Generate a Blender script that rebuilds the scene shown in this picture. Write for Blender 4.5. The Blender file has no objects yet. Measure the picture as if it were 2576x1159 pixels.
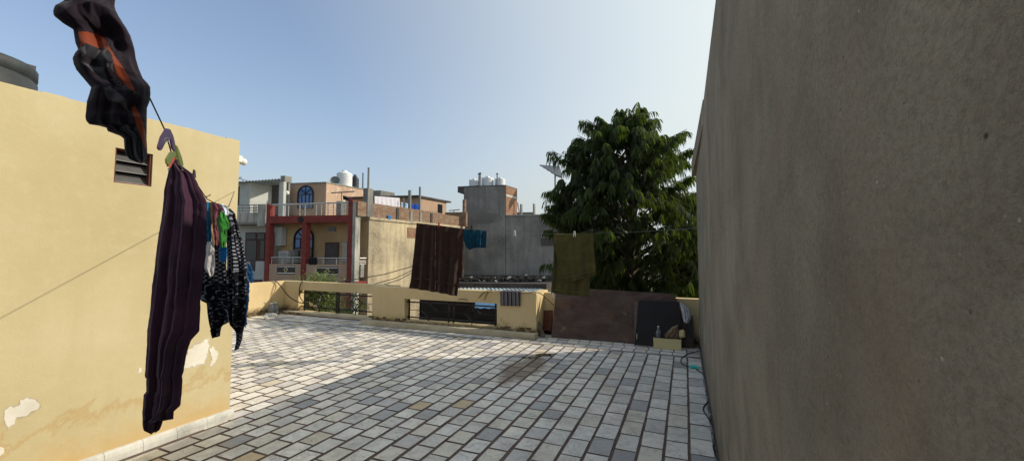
import bpy, math, random
from mathutils import Vector, noise as mnoise
rnd = random.Random(7)
scene = bpy.context.scene
col = scene.collection
R_ = math.radians

# ------------------------------------------------------------------ camera, sky, sun, exposure
F, CX, CY = 985.0, 1288.0, 579.5          # focal length and centre in the units of a 2576 px wide photo
YAW, PIT, EYE = R_(23.8), R_(3.2), 1.55
cam_d = bpy.data.cameras.new('camera'); cam = bpy.data.objects.new('camera', cam_d); col.objects.link(cam)
cam_d.sensor_width = 36; cam_d.lens = 36 * F / 2576; cam_d.clip_end = 2000; cam_d.clip_start = 0.02
cam.location = (0, 0, EYE); cam.rotation_euler = (math.pi/2 + PIT, 0, YAW)
scene.camera = cam
SUN_AZ, SUN_EL = R_(55), R_(32)           # azimuth from +Y towards +X
world = bpy.data.worlds.new('World'); scene.world = world; world.use_nodes = True
wn = world.node_tree.nodes; wl = world.node_tree.links
sky = wn.new('ShaderNodeTexSky'); sky.sky_type = 'NISHITA'; sky.sun_disc = False
sky.sun_elevation = SUN_EL; sky.sun_rotation = SUN_AZ
sky.air_density = 1.0; sky.dust_density = 1.2; sky.ozone_density = 3.0; sky.altitude = 200
bg = wn['Background']; bg.inputs['Strength'].default_value = 0.132
# pale winter haze in the air: whiter towards the horizon and towards the sun
def wnode(op, a, b=0.0):
    n = wn.new('ShaderNodeMath'); n.operation = op
    for i, v in enumerate((a, b)):
        if isinstance(v, bpy.types.NodeSocket): wl.new(v, n.inputs[i])
        else: n.inputs[i].default_value = v
    return n.outputs[0]
tc_ = wn.new('ShaderNodeTexCoord'); sp_ = wn.new('ShaderNodeSeparateXYZ'); wl.new(tc_.outputs['Generated'], sp_.inputs[0])
dp_ = wn.new('ShaderNodeVectorMath'); dp_.operation = 'DOT_PRODUCT'; wl.new(tc_.outputs['Generated'], dp_.inputs[0])
dp_.inputs[1].default_value = (math.sin(SUN_AZ)*math.cos(SUN_EL), math.cos(SUN_AZ)*math.cos(SUN_EL), math.sin(SUN_EL))
dsun = wnode('MAXIMUM', dp_.outputs['Value'], 0.0); low = wnode('POWER', wnode('SUBTRACT', 1.0, wnode('MAXIMUM', sp_.outputs[2], 0.0)), 5.0)
hf = wnode('MINIMUM', wnode('ADD', wnode('ADD', .18, wnode('MULTIPLY', low, 1.05)), wnode('MULTIPLY', dsun, 1.0)), .96)
hs = wn.new('ShaderNodeVectorMath'); hs.operation = 'SCALE'; hs.inputs[0].default_value = (2.75, 3.0, 2.98); wl.new(wnode('ADD', .93, wnode('MULTIPLY', dsun, .75)), hs.inputs['Scale'])
hm = wn.new('ShaderNodeMix'); hm.data_type = 'RGBA'; wl.new(hf, hm.inputs[0]); wl.new(sky.outputs[0], hm.inputs[6]); wl.new(hs.outputs[0], hm.inputs[7])
wl.new(hm.outputs[2], bg.inputs['Color'])
sd = bpy.data.lights.new('sun', 'SUN'); sun = bpy.data.objects.new('sun', sd); col.objects.link(sun)
sd.energy = 2.9; sd.angle = R_(0.5); sd.color = (1.0, 0.90, 0.76)
S = Vector((math.sin(SUN_AZ)*math.cos(SUN_EL), math.cos(SUN_AZ)*math.cos(SUN_EL), math.sin(SUN_EL)))
sun.rotation_euler = S.to_track_quat('Z', 'Y').to_euler(); sun.location = (10, 10, 20)
scene.view_settings.view_transform = 'Standard'; scene.view_settings.look = 'None'
scene.view_settings.exposure = 0.62; scene.view_settings.gamma = 1.0
scene.cycles.max_bounces = 8; scene.cycles.transparent_max_bounces = 8

# ------------------------------------------------------------------ turning photo measurements into places
FW = Vector((-math.sin(YAW)*math.cos(PIT), math.cos(YAW)*math.cos(PIT), math.sin(PIT)))
RT = Vector((math.cos(YAW), math.sin(YAW), 0)); UP = RT.cross(FW)
C0 = Vector((0, 0, EYE))
def ray(x, y): return FW + RT*((x-CX)/F) - UP*((y-CY)/F)
def deep(x, y, d): return C0 + ray(x, y)*d
def onX(x, y, X): r = ray(x, y); return C0 + r*(X/r.x)
def onY(x, y, Y): r = ray(x, y); return C0 + r*(Y/r.y)
def onZ(x, y, z=0.0): r = ray(x, y); return C0 + r*((z-EYE)/r.z)
def c4(x, y): return 576.1+.2723*x, 410.4+.2723*y
def c5(x, y): return 891.8+.2723*x, 410.4+.2723*y
def ct(x, y): return 1120.7+.1634*x, 410.4+.1634*y
def c6(x, y): return 1026+.286*x, 536.7+.286*y
def cz1(x, y): return 615.6+.1907*x, 670.8+.1907*y
def cz2(x, y): return 915.5+.19*x, 694.5+.19*y
def cr3(x, y): return 1381+.1771*x, 710.3+.177*y
def c8(x, y): return (1700+.4902*x)*.7892, (900+.4902*y)*.7892
def cj(x, y): return 118.4+.3675*x, .3677*y
def cp(x, y): return 315.7+.4221*x, 394.6+.4221*y
def cD(x, y): return x, y

class Frame:
    """skewed upright frame: o + a*u + w*v, z"""
    def __init__(s, o, ua, va):
        s.o = Vector((o[0], o[1])); s.u = Vector((math.cos(R_(ua)), math.sin(R_(ua)))); s.v = Vector((math.cos(R_(va)), math.sin(R_(va))))
    def P(s, a, w, z):
        p = s.o + s.u*a + s.v*w; return Vector((p.x, p.y, z))
    def pix(s, x, y, w=0.0):
        r = ray(x, y); n = Vector((-s.u.y, s.u.x)); q = s.o + s.v*w
        t = n.dot(q)/n.dot(Vector((r.x, r.y))); p = C0 + r*t
        return (Vector((p.x, p.y)) - q).dot(s.u), p.z
    def pixside(s, x, y, a=0.0):
        r = ray(x, y); n = Vector((-s.v.y, s.v.x)); q = s.o + s.u*a
        t = n.dot(q)/n.dot(Vector((r.x, r.y))); p = C0 + r*t
        return (Vector((p.x, p.y)) - q).dot(s.v), p.z
T = Frame((0, 0), 0, 90)                    # terrace axes

# ------------------------------------------------------------------ mesh builder
class MB:
    def __init__(s): s.v = []; s.f = []; s.m = []; s.att = []; s.sm = []
    def poly(s, pts, mi=0, att=0.0, smooth=False):
        n = len(s.v); s.v += [Vector(p) for p in pts]; s.f.append(tuple(range(n, n+len(pts)))); s.m.append(mi); s.att.append(att); s.sm.append(smooth)
    def faces(s, verts, faces, mi=0, smooth=False, att=0.0):
        n = len(s.v); s.v += [Vector(p) for p in verts]
        for f in faces: s.f.append(tuple(n+i for i in f)); s.m.append(mi); s.att.append(att); s.sm.append(smooth)
    def hexa(s, p, mi=0, att=0.0):           # 8 points: bottom 4 ccw, top 4 ccw
        s.faces(p, [(3,2,1,0),(4,5,6,7),(0,1,5,4),(1,2,6,5),(2,3,7,6),(3,0,4,7)], mi, False, att)
    def fbox(s, fr, a0, a1, w0, w1, z0, z1, mi=0):
        if a1 < a0: a0, a1 = a1, a0
        if z1 < z0: z0, z1 = z1, z0
        s.hexa([fr.P(a0,w0,z0), fr.P(a1,w0,z0), fr.P(a1,w1,z0), fr.P(a0,w1,z0), fr.P(a0,w0,z1), fr.P(a1,w0,z1), fr.P(a1,w1,z1), fr.P(a0,w1,z1)], mi)
    def box(s, x0, x1, y0, y1, z0, z1, mi=0): s.fbox(T, x0, x1, y0, y1, z0, z1, mi)
    def pbox(s, fr, cv, rc, w0, w1, mi=0):   # rectangle measured in the photo, standing at offset w0 in the frame
        x0, y0 = cv(rc[0], rc[1]); x1, y1 = cv(rc[2], rc[3])
        a0, _ = fr.pix(x0, (y0+y1)/2, w0); a1, _ = fr.pix(x1, (y0+y1)/2, w0)
        _, z1 = fr.pix((x0+x1)/2, y0, w0); _, z0 = fr.pix((x0+x1)/2, y1, w0)
        s.fbox(fr, a0, a1, w0, w1, z0, z1, mi); return a0, a1, z0, z1
    def cells(s, fr, A, Z, holes, w0, w1, mi=0, mr=None):
        mr = mi if mr is None else mr
        na, nz = len(A)-1, len(Z)-1
        sol = lambda i, j: 0 <= i < na and 0 <= j < nz and (i, j) not in holes
        P = fr.P
        for i in range(na):
            for j in range(nz):
                if not sol(i, j): continue
                a0, a1, z0, z1 = A[i], A[i+1], Z[j], Z[j+1]
                s.poly([P(a0,w0,z0), P(a1,w0,z0), P(a1,w0,z1), P(a0,w0,z1)], mi)
                s.poly([P(a1,w1,z0), P(a0,w1,z0), P(a0,w1,z1), P(a1,w1,z1)], mi)
                if not sol(i-1, j): s.poly([P(a0,w1,z0), P(a0,w0,z0), P(a0,w0,z1), P(a0,w1,z1)], mi if i == 0 else mr)
                if not sol(i+1, j): s.poly([P(a1,w0,z0), P(a1,w1,z0), P(a1,w1,z1), P(a1,w0,z1)], mi if i == na-1 else mr)
                if not sol(i, j-1): s.poly([P(a0,w1,z0), P(a1,w1,z0), P(a1,w0,z0), P(a0,w0,z0)], mi)
                if not sol(i, j+1): s.poly([P(a0,w0,z1), P(a1,w0,z1), P(a1,w1,z1), P(a0,w1,z1)], mi)
    def tube(s, pts, r, n=6, mi=0, cap=True):
        pts = [Vector(p) for p in pts]; rr = r if isinstance(r, (list, tuple)) else [r]*len(pts)
        base = len(s.v); rings = []
        pn = None
        for i, p in enumerate(pts):
            d = (pts[min(i+1, len(pts)-1)] - pts[max(i-1, 0)]).normalized()
            if pn is None:
                pn = d.orthogonal().normalized()
            else:
                pn = (pn - d*pn.dot(d)); pn = pn.normalized() if pn.length > 1e-6 else d.orthogonal().normalized()
            b = d.cross(pn)
            rings.append([p + (pn*math.cos(2*math.pi*k/n) + b*math.sin(2*math.pi*k/n))*rr[i] for k in range(n)])
        vs = [v for rg in rings for v in rg]
        fs = [(i*n+k, i*n+(k+1) % n, (i+1)*n+(k+1) % n, (i+1)*n+k) for i in range(len(pts)-1) for k in range(n)]
        s.faces(vs, fs, mi, True)
        if cap:
            s.poly(list(reversed(rings[0])), mi); s.poly(rings[-1], mi)
    def lathe(s, c, prof, n=28, mi=0, smooth=True, ax=None):
        c = Vector(c); vs = []
        for (r, z) in prof:
            for k in range(n):
                a = 2*math.pi*k/n; vs.append(c + Vector((r*math.cos(a), r*math.sin(a), z)))
        fs = [(i*n+k, i*n+(k+1) % n, (i+1)*n+(k+1) % n, (i+1)*n+k) for i in range(len(prof)-1) for k in range(n)]
        s.faces(vs, fs, mi, smooth)
    def prism(s, front, off, mi=0):          # closed outline extruded by off
        off = Vector(off); f = [Vector(p) for p in front]; b = [p+off for p in f]; n = len(f)
        s.poly(f, mi); s.poly(list(reversed(b)), mi)
        for i in range(n): j = (i+1) % n; s.poly([f[j], f[i], b[i], b[j]], mi)
    def blob(s, c, r, seed=0, n=10, amp=.3, mi=0):
        c = Vector(c); r = Vector(r) if not isinstance(r, (int, float)) else Vector((r, r, r)); vs = []
        for i in range(n+1):
            th = math.pi*i/n
            for k in range(n*2):
                ph = math.pi*k/n; d = Vector((math.sin(th)*math.cos(ph), math.sin(th)*math.sin(ph), math.cos(th)))
                q = 1 + amp*mnoise.noise(d*1.7 + Vector((seed*3.1, seed, 0))) + amp*.5*mnoise.noise(d*4.3 + Vector((0, seed, seed)))
                vs.append(c + Vector((d.x*r.x, d.y*r.y, d.z*r.z))*q)
        m = n*2
        s.faces(vs, [(i*m+k, i*m+(k+1) % m, (i+1)*m+(k+1) % m, (i+1)*m+k) for i in range(n) for k in range(m)], mi, True)
    def build(s, name, mats, parent=None, uvs=None, weld=False, smooth=None):
        off = Vector(parent['_w']) if parent is not None else None
        me = bpy.data.meshes.new(name)
        if off is None:
            mn = [min(v[i] for v in s.v) for i in range(3)]; mx = [max(v[i] for v in s.v) for i in range(3)]
            org = Vector(((mn[0]+mx[0])/2, (mn[1]+mx[1])/2, mn[2]))
        else: org = off
        me.from_pydata([tuple(v-org) for v in s.v], [], s.f)
        if not isinstance(mats, (list, tuple)): mats = [mats]
        for m in mats: me.materials.append(m)
        me.polygons.foreach_set('material_index', s.m)
        me.polygons.foreach_set('use_smooth', s.sm)
        at = me.attributes.new('rnd', 'FLOAT', 'FACE'); at.data.foreach_set('value', s.att)
        uvl = me.uv_layers.new(name='UVMap')
        data = [0.0]*(2*len(me.loops))
        for p in me.polygons:
            n = p.normal
            if abs(n.z) > .75: t1, t2 = Vector((1, 0, 0)), Vector((0, 1, 0))
            else:
                t1 = Vector((-n.y, n.x, 0)).normalized(); t2 = Vector((0, 0, 1))
            for li in p.loop_indices:
                if uvs is not None: uv = uvs[me.loops[li].vertex_index]
                else:
                    co = me.vertices[me.loops[li].vertex_index].co + org; uv = (co.dot(t1), co.dot(t2))
                data[2*li] = uv[0]; data[2*li+1] = uv[1]
        uvl.data.foreach_set('uv', data)
        if weld:
            import bmesh
            bm = bmesh.new(); bm.from_mesh(me); bmesh.ops.remove_doubles(bm, verts=bm.verts, dist=weld); bm.to_mesh(me); bm.free()
        me.update()
        ob = bpy.data.objects.new(name, me); col.objects.link(ob)
        if parent is not None:
            ob.parent = parent; ob['_w'] = tuple(org)
        else:
            ob.location = org; ob['_w'] = tuple(org)
        return ob

def tag(o, label=None, cat=None, group=None, kind=None):
    if label: o['label'] = label
    if cat: o['category'] = cat
    if group: o['group'] = group
    if kind: o['kind'] = kind
    return o
def empty(name, loc, label, cat, group=None):
    o = bpy.data.objects.new(name, None); col.objects.link(o); o.location = loc; o['_w'] = tuple(loc); o.empty_display_size = .1
    return tag(o, label, cat, group)

# ------------------------------------------------------------------ materials
def lin(c):
    c = c/255.0; return c/12.92 if c <= .04045 else ((c+.055)/1.055)**2.4
def rgb(r, g, b): return (lin(r), lin(g), lin(b), 1.0)
class NT:
    def __init__(s, name):
        s.m = bpy.data.materials.new(name); s.m.use_nodes = True; s.n = s.m.node_tree.nodes; s.l = s.m.node_tree.links
        s.b = s.n['Principled BSDF']; s.tc = s.n.new('ShaderNodeTexCoord')
    def inp(s, node, k, v):
        if v is None: return
        if isinstance(v, bpy.types.NodeSocket): s.l.new(v, node.inputs[k])
        else: node.inputs[k].default_value = v
    def map(s, vec, scale=(1, 1, 1), loc=(0, 0, 0)):
        n = s.n.new('ShaderNodeMapping'); s.l.new(vec, n.inputs[0]); n.inputs['Scale'].default_value = scale; s.inp(n, 'Location', loc); return n.outputs[0]
    def noise(s, vec, scale, detail=4, rough=.55, dist=0.0):
        n = s.n.new('ShaderNodeTexNoise'); s.l.new(vec, n.inputs['Vector']); n.inputs['Scale'].default_value = scale
        n.inputs['Detail'].default_value = detail; n.inputs['Roughness'].default_value = rough; n.inputs['Distortion'].default_value = dist; return n.outputs[0]
    def ramp(s, fac, stops, interp='LINEAR'):
        n = s.n.new('ShaderNodeValToRGB'); s.l.new(fac, n.inputs[0]); cr = n.color_ramp; cr.interpolation = interp
        while len(cr.elements) < len(stops): cr.elements.new(.5)
        for e, (p, c) in zip(cr.elements, stops):
            e.position = p; e.color = c if isinstance(c, (tuple, list)) else (c, c, c, 1)
        return n.outputs[0]
    def mix(s, fac, a, b, mode='MIX'):
        n = s.n.new('ShaderNodeMix'); n.data_type = 'RGBA'; n.blend_type = mode
        s.inp(n, 0, fac); s.inp(n, 6, a); s.inp(n, 7, b); return n.outputs[2]
    def math(s, op, a, b=0.0, c=None):
        n = s.n.new('ShaderNodeMath'); n.operation = op; s.inp(n, 0, a); s.inp(n, 1, b)
        if c is not None: s.inp(n, 2, c)
        return n.outputs[0]
    def bump(s, h, strength=.3, dist=.01, prev=None):
        n = s.n.new('ShaderNodeBump'); s.l.new(h, n.inputs['Height']); n.inputs['Strength'].default_value = strength; n.inputs['Distance'].default_value = dist
        if prev is not None: s.l.new(prev, n.inputs['Normal'])
        return n.outputs[0]
    def done(s, color, rough=.8, normal=None, metal=0.0, spec=.3):
        s.inp(s.b, 'Base Color', color); s.inp(s.b, 'Roughness', rough); s.inp(s.b, 'Metallic', metal); s.b.inputs['Specular IOR Level'].default_value = spec
        if normal is not None: s.l.new(normal, s.b.inputs['Normal'])
        return s.m
def simple(name, c, rough=.7, var=.25, scale=8, bump=.15, bscale=60, metal=0.0, spec=.3, uv=False):
    t = NT(name); v = t.tc.outputs['UV' if uv else 'Object']
    n = t.noise(v, scale, 5); d = tuple(x*(1-var) for x in c[:3])+(1,); l = tuple(min(1, x*(1+var)) for x in c[:3])+(1,)
    cc = t.ramp(n, [(.3, d), (.7, l)])
    b = t.bump(t.noise(v, bscale, 4), bump, .004)
    return t.done(cc, rough, b, metal, spec)
def plaster(name, base, dark, light, streak=.5, blot=.5, sc=1.0, bump=.3, bd=.004, grain=150, extra=None):
    t = NT(name); uv = t.tc.outputs['UV']
    big = t.noise(uv, 1.1*sc, 6, .6, .3)
    c = t.ramp(big, [(.3, dark), (.52, base), (.72, light)])
    st = t.noise(t.map(uv, (9*sc, .8*sc, 1)), 1.0, 5, .6, .2)
    c = t.mix(t.ramp(st, [(.45, 0.0), (.75, streak)]), c, dark)
    fl = t.noise(uv, 14*sc, 6, .7)
    c = t.mix(t.ramp(fl, [(.5, 0.0), (.75, blot)]), c, light)
    if extra: c = extra(t, uv, c)
    g = t.noise(uv, grain, 3, .7); g2 = t.noise(uv, grain*.18, 4, .6)
    h = t.math('ADD', g, t.math('MULTIPLY', g2, 1.5))
    return t.done(c, .92, t.bump(h, bump, bd), 0, .15)
def brick(name, c1, c2, mortar, w=.23, h=.085, extra=None):
    t = NT(name); uv = t.tc.outputs['UV']
    d = t.noise(uv, 9, 3); n = t.n.new('ShaderNodeTexBrick')
    mp = t.n.new('ShaderNodeVectorMath'); mp.operation = 'MULTIPLY_ADD'
    dn = t.n.new('ShaderNodeTexNoise'); t.l.new(uv, dn.inputs['Vector']); dn.inputs['Scale'].default_value = 7
    t.l.new(dn.outputs['Color'], mp.inputs[0]); mp.inputs[1].default_value = (.05, .05, 0); t.l.new(uv, mp.inputs[2])
    t.l.new(mp.outputs[0], n.inputs['Vector']); n.inputs['Scale'].default_value = 1
    n.inputs['Brick Width'].default_value = w; n.inputs['Row Height'].default_value = h; n.inputs['Mortar Size'].default_value = .012
    n.inputs['Color1'].default_value = c1; n.inputs['Color2'].default_value = c2; n.inputs['Mortar'].default_value = mortar; n.inputs['Mortar Smooth'].default_value = .3
    c = t.mix(t.ramp(t.noise(uv, 3.5, 6, .65), [(.42, 0.0), (.62, .75)]), n.outputs['Color'], mortar)
    c = t.mix(t.ramp(t.noise(uv, 22, 4, .6), [(.5, 0.0), (.8, .6)]), c, rgb(60, 48, 40))
    if extra: c = extra(t, uv, c)
    hh = t.math('SUBTRACT', t.noise(uv, 30, 4), t.math('MULTIPLY', n.outputs['Fac'], 1.2))
    return t.done(c, .95, t.bump(hh, .6, .02), 0, .1)

def yellow_extra(t, uv, c):
    sx = t.n.new('ShaderNodeSeparateXYZ'); t.l.new(uv, sx.inputs[0]); z = sx.outputs[1]
    n = t.noise(uv, 5, 7, .7, .4)
    # grime with its own ragged outline above the floor line
    m = t.math('ADD', n, t.math('MULTIPLY', z, -1.1)); m = t.ramp(m, [(.27, 0.0), (.44, .8)])
    n2 = t.noise(uv, 38, 6, .7)
    m = t.math('MULTIPLY', m, t.ramp(n2, [(.4, 0.15), (.56, 1.0)]))
    c = t.mix(m, c, rgb(112, 84, 48))
    m2 = t.ramp(t.math('ADD', t.noise(uv, 26, 6, .75), t.math('MULTIPLY', z, -1.9)), [(.2, 0.0), (.4, .9)])
    c = t.mix(m2, c, rgb(58, 48, 36))
    # thin cracks and small scuffs
    w = t.noise(uv, 2.2, 8, .65, 1.5); cr = t.ramp(t.math('ABSOLUTE', t.math('SUBTRACT', w, .5)), [(0.0, .45), (.006, 0.0)])
    cr = t.math('MULTIPLY', cr, t.ramp(t.noise(uv, 1.3, 2), [(.55, 0.0), (.65, 1.0)]))
    return t.mix(cr, c, rgb(150, 118, 66))
M = {}
M['yellow'] = plaster('yellow_distemper', rgb(204, 182, 138), rgb(192, 168, 122), rgb(212, 192, 150), .35, .3, .8, .25, .003, 120, yellow_extra)
def room_extra(t, uv, c):
    sx = t.n.new('ShaderNodeSeparateXYZ'); t.l.new(uv, sx.inputs[0]); z = sx.outputs[1]
    n = t.noise(uv, 2.6, 8, .68, .6)
    e = t.math('ABSOLUTE', t.math('SUBTRACT', t.math('ADD', n, t.math('MULTIPLY', z, -.9)), .17))
    c = t.mix(t.ramp(e, [(0.0, .4), (.05, 0.0)]), c, rgb(176, 136, 74))
    d = t.math('ADD', n, t.math('MULTIPLY', z, -1.4)); c = t.mix(t.ramp(d, [(.12, 0.0), (.4, .5)]), c, rgb(196, 156, 92))
    sp = t.n.new('ShaderNodeTexVoronoi'); t.l.new(uv, sp.inputs['Vector']); sp.inputs['Scale'].default_value = 4.5
    s2 = t.ramp(sp.outputs['Distance'], [(0.0, .8), (.05, 0.0)]); s2 = t.math('MULTIPLY', s2, t.ramp(t.noise(uv, 3.1, 2), [(.5, 0.0), (.62, 1.0)]))
    c = t.mix(s2, c, rgb(120, 92, 50))
    dr = t.noise(t.map(uv, (14, .5, 1)), 1, 4, .6); tp = t.math('ADD', dr, t.math('MULTIPLY', z, .35))
    return t.mix(t.ramp(tp, [(1.42, 0.0), (1.6, .55)]), c, rgb(120, 100, 72))
M['room'] = plaster('cream_yellow_wall_paint', rgb(196, 182, 142), rgb(184, 169, 128), rgb(204, 190, 153), .45, .4, .7, .3, .003, 90, room_extra)
def conc_extra(t, uv, c):
    st = t.noise(t.map(uv, (13, 1.4, 1)), 1.0, 6, .65, .3)
    c = t.mix(t.ramp(st, [(.54, 0.0), (.8, .28)]), c, rgb(104, 94, 78))
    c = t.mix(t.ramp(t.noise(uv, 2.4, 7, .68, .4), [(.46, 0.0), (.66, .5)]), c, rgb(112, 102, 86))
    c = t.mix(t.ramp(t.noise(uv, 90, 4, .8), [(.42, 0.0), (.62, .35)]), c, rgb(86, 78, 66))
    c = t.mix(t.ramp(t.noise(t.map(uv, (4, 1.2, 1)), 1, 5, .6), [(.52, 0.0), (.75, .5)]), c, rgb(150, 128, 108))
    pit = t.n.new('ShaderNodeTexVoronoi'); t.l.new(uv, pit.inputs['Vector']); pit.inputs['Scale'].default_value = 60
    pm = t.math('MULTIPLY', t.ramp(pit.outputs['Distance'], [(.06, .9), (.16, 0.0)]), t.ramp(t.noise(uv, 34, 2), [(.6, 0.0), (.66, 1.0)]))
    c = t.mix(pm, c, rgb(205, 198, 184))
    pk = t.math('MULTIPLY', t.ramp(pit.outputs['Distance'], [(.08, .8), (.2, 0.0)]), t.ramp(t.noise(uv, 29, 2), [(.32, 1.0), (.38, 0.0)]))
    c = t.mix(pk, c, rgb(48, 42, 36))
    sxx = t.n.new('ShaderNodeSeparateXYZ'); t.l.new(uv, sxx.inputs[0])
    bs = t.math('ADD', t.noise(uv, 4, 7, .7), t.math('MULTIPLY', sxx.outputs[1], -.8)); c = t.mix(t.ramp(bs, [(.1, 0.0), (.5, .55)]), c, rgb(96, 86, 70))
    c = t.mix(t.ramp(t.noise(t.map(uv, (1, 1, 1), (3, 7, 0)), .55, 5, .6), [(.5, 0.0), (.66, .22)]), c, rgb(150, 128, 110))
    w = t.noise(uv, 1.4, 8, .6, 1.0); cr = t.math('MULTIPLY', t.ramp(t.math('ABSOLUTE', t.math('SUBTRACT', w, .5)), [(0.0, .5), (.0025, 0.0)]), t.ramp(t.noise(uv, .9, 2), [(.56, 0.0), (.6, 1.0)]))
    return t.mix(cr, c, rgb(60, 52, 44))
M['conc'] = plaster('rough_cement_plaster', rgb(162, 152, 134), rgb(134, 126, 111), rgb(178, 168, 149), .3, .3, 1.0, .9, .006, 260, conc_extra)
M['grey'] = plaster('weathered_grey_plaster', rgb(134, 132, 127), rgb(100, 98, 94), rgb(158, 155, 148), .75, .5, .45, .3, .01, 30)
M['grey_mid'] = plaster('damp_patch_cement', rgb(122, 120, 115), rgb(104, 102, 98), rgb(134, 131, 126), .6, .3, .6, .2, .01, 30)
M['grey_dark'] = plaster('dark_damp_cement', rgb(84, 80, 77), rgb(64, 61, 59), rgb(100, 96, 92), .6, .3, .6, .2, .01, 30)
M['stain'] = plaster('stained_cream_plaster', rgb(176, 163, 136), rgb(120, 110, 94), rgb(206, 190, 152), .85, .55, .5, .3, .01, 30)
M['whitestain'] = plaster('mildewed_white_plaster', rgb(168, 166, 156), rgb(92, 88, 80), rgb(186, 184, 172), 1.0, .6, .9, .2, .01, 30)
M['pale'] = plaster('pale_grey_limewash', rgb(176, 178, 172), rgb(160, 160, 152), rgb(190, 190, 184), .3, .2, .6, .1, .01, 40)
def flake(t, uv, c):
    n = t.noise(t.map(uv, (1.6, .9, 1)), 2.2, 8, .72, .5); return t.mix(t.ramp(n, [(.56, 0.0), (.6, .85)]), c, rgb(226, 214, 196))
M['peach'] = plaster('peach_wall_paint', rgb(172, 146, 124), rgb(154, 130, 108), rgb(182, 156, 134), .4, .3, .7, .15, .01, 30)
M['peach_flaking'] = plaster('flaking_peach_paint', rgb(188, 160, 136), rgb(172, 144, 120), rgb(196, 168, 146), .3, .3, .7, .2, .01, 30, flake)
M['ochre'] = plaster('ochre_balcony_paint', rgb(172, 144, 106), rgb(150, 124, 90), rgb(182, 156, 118), .3, .2, .7, .1, .01, 30)
M['red'] = simple('brick_red_paint', rgb(124, 54, 48), .75, .2, 3)
M['brick'] = brick('weathered_brick', rgb(136, 94, 72), rgb(116, 84, 66), rgb(148, 136, 118))
M['brick_red'] = brick('red_brick', rgb(144, 94, 74), rgb(128, 84, 66), rgb(150, 130, 108))
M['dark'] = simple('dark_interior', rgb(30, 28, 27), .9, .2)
M['frame_brown'] = simple('brown_painted_wood', rgb(78, 52, 44), .7, .2)
M['black_metal'] = simple('black_painted_iron', rgb(32, 29, 30), .5, .3, 20, .2, 80, .2)
M['steel'] = simple('stainless_steel_tube', rgb(196, 192, 184), .35, .1, 20, .05, 60, .8)
M['galv'] = simple('galvanised_pipe', rgb(120, 122, 122), .6, .2, 6, .1, 60, .3)
M['cable'] = simple('black_cable_sheath', rgb(26, 24, 24), .5, .2)
M['cable_pale'] = simple('dusty_pale_cable', rgb(172, 150, 112), .6, .2)
M['white_tank'] = simple('white_tank_plastic', rgb(214, 216, 216), .45, .06, 3, .05, 30)
M['black_tank'] = simple('black_tank_plastic', rgb(44, 46, 50), .5, .25, 4, .1, 30)
M['grey_tank'] = simple('dusty_grey_tank_plastic', rgb(50, 54, 55), .6, .35, 5, .15, 40)
M['white'] = simple('white_paint', rgb(224, 222, 214), .6, .05)
M['white_rough'] = plaster('bare_white_limewash', rgb(222, 216, 200), rgb(204, 198, 182), rgb(234, 230, 218), .3, .5, 2, .3, .003, 120)
M['grime'] = simple('dirt_and_moss_crust', rgb(100, 84, 60), .95, .5, 20, .9, 60)
M['mortar'] = simple('brown_cement_joint', rgb(104, 88, 78), .95, .35, 6, .5, 200)
M['strip'] = plaster('cement_strip', rgb(150, 146, 138), rgb(120, 116, 110), rgb(172, 166, 156), .3, .5, 3, .3, .003, 150)
M['skirt'] = plaster('grey_marble_skirting', rgb(196, 194, 184), rgb(150, 150, 142), rgb(214, 212, 202), .3, .5, 3, .15, .003, 120)
M['curb'] = plaster('worn_cream_marble_curb', rgb(196, 184, 156), rgb(160, 146, 118), rgb(212, 202, 178), .3, .5, 2, .2, .003, 120)
M['wood'] = simple('weathered_timber', rgb(104, 92, 80), .9, .3, 12, .4, 60)
M['rust_board'] = simple('red_brown_board', rgb(112, 66, 52), .85, .3, 8)
M['peg_purple'] = simple('purple_plastic', rgb(50, 28, 60), .4, .1); M['peg_lime'] = simple('lime_plastic', rgb(84, 94, 36), .4, .1)
M['peg_orange'] = simple('orange_plastic', rgb(150, 58, 28), .4, .1); M['peg_white'] = simple('white_plastic', rgb(226, 226, 222), .4, .05)
M['peg_red'] = simple('red_plastic', rgb(180, 36, 34), .4, .1); M['peg_blue'] = simple('blue_plastic', rgb(40, 110, 170), .4, .1)
M['teal_plastic'] = simple('teal_plastic', rgb(60, 190, 180), .35, .2, 20)
M['blue_tarp'] = simple('blue_sheeting', rgb(120, 170, 205), .6, .15, 4)
M['solar'] = simple('solar_cell_glass', rgb(58, 60, 68), .3, .2, 4); M['rock'] = simple('rubble', rgb(84, 78, 72), .95, .4, 14, .8, 40)
M['paper'] = simple('paper', rgb(226, 226, 222), .8, .05)
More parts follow.
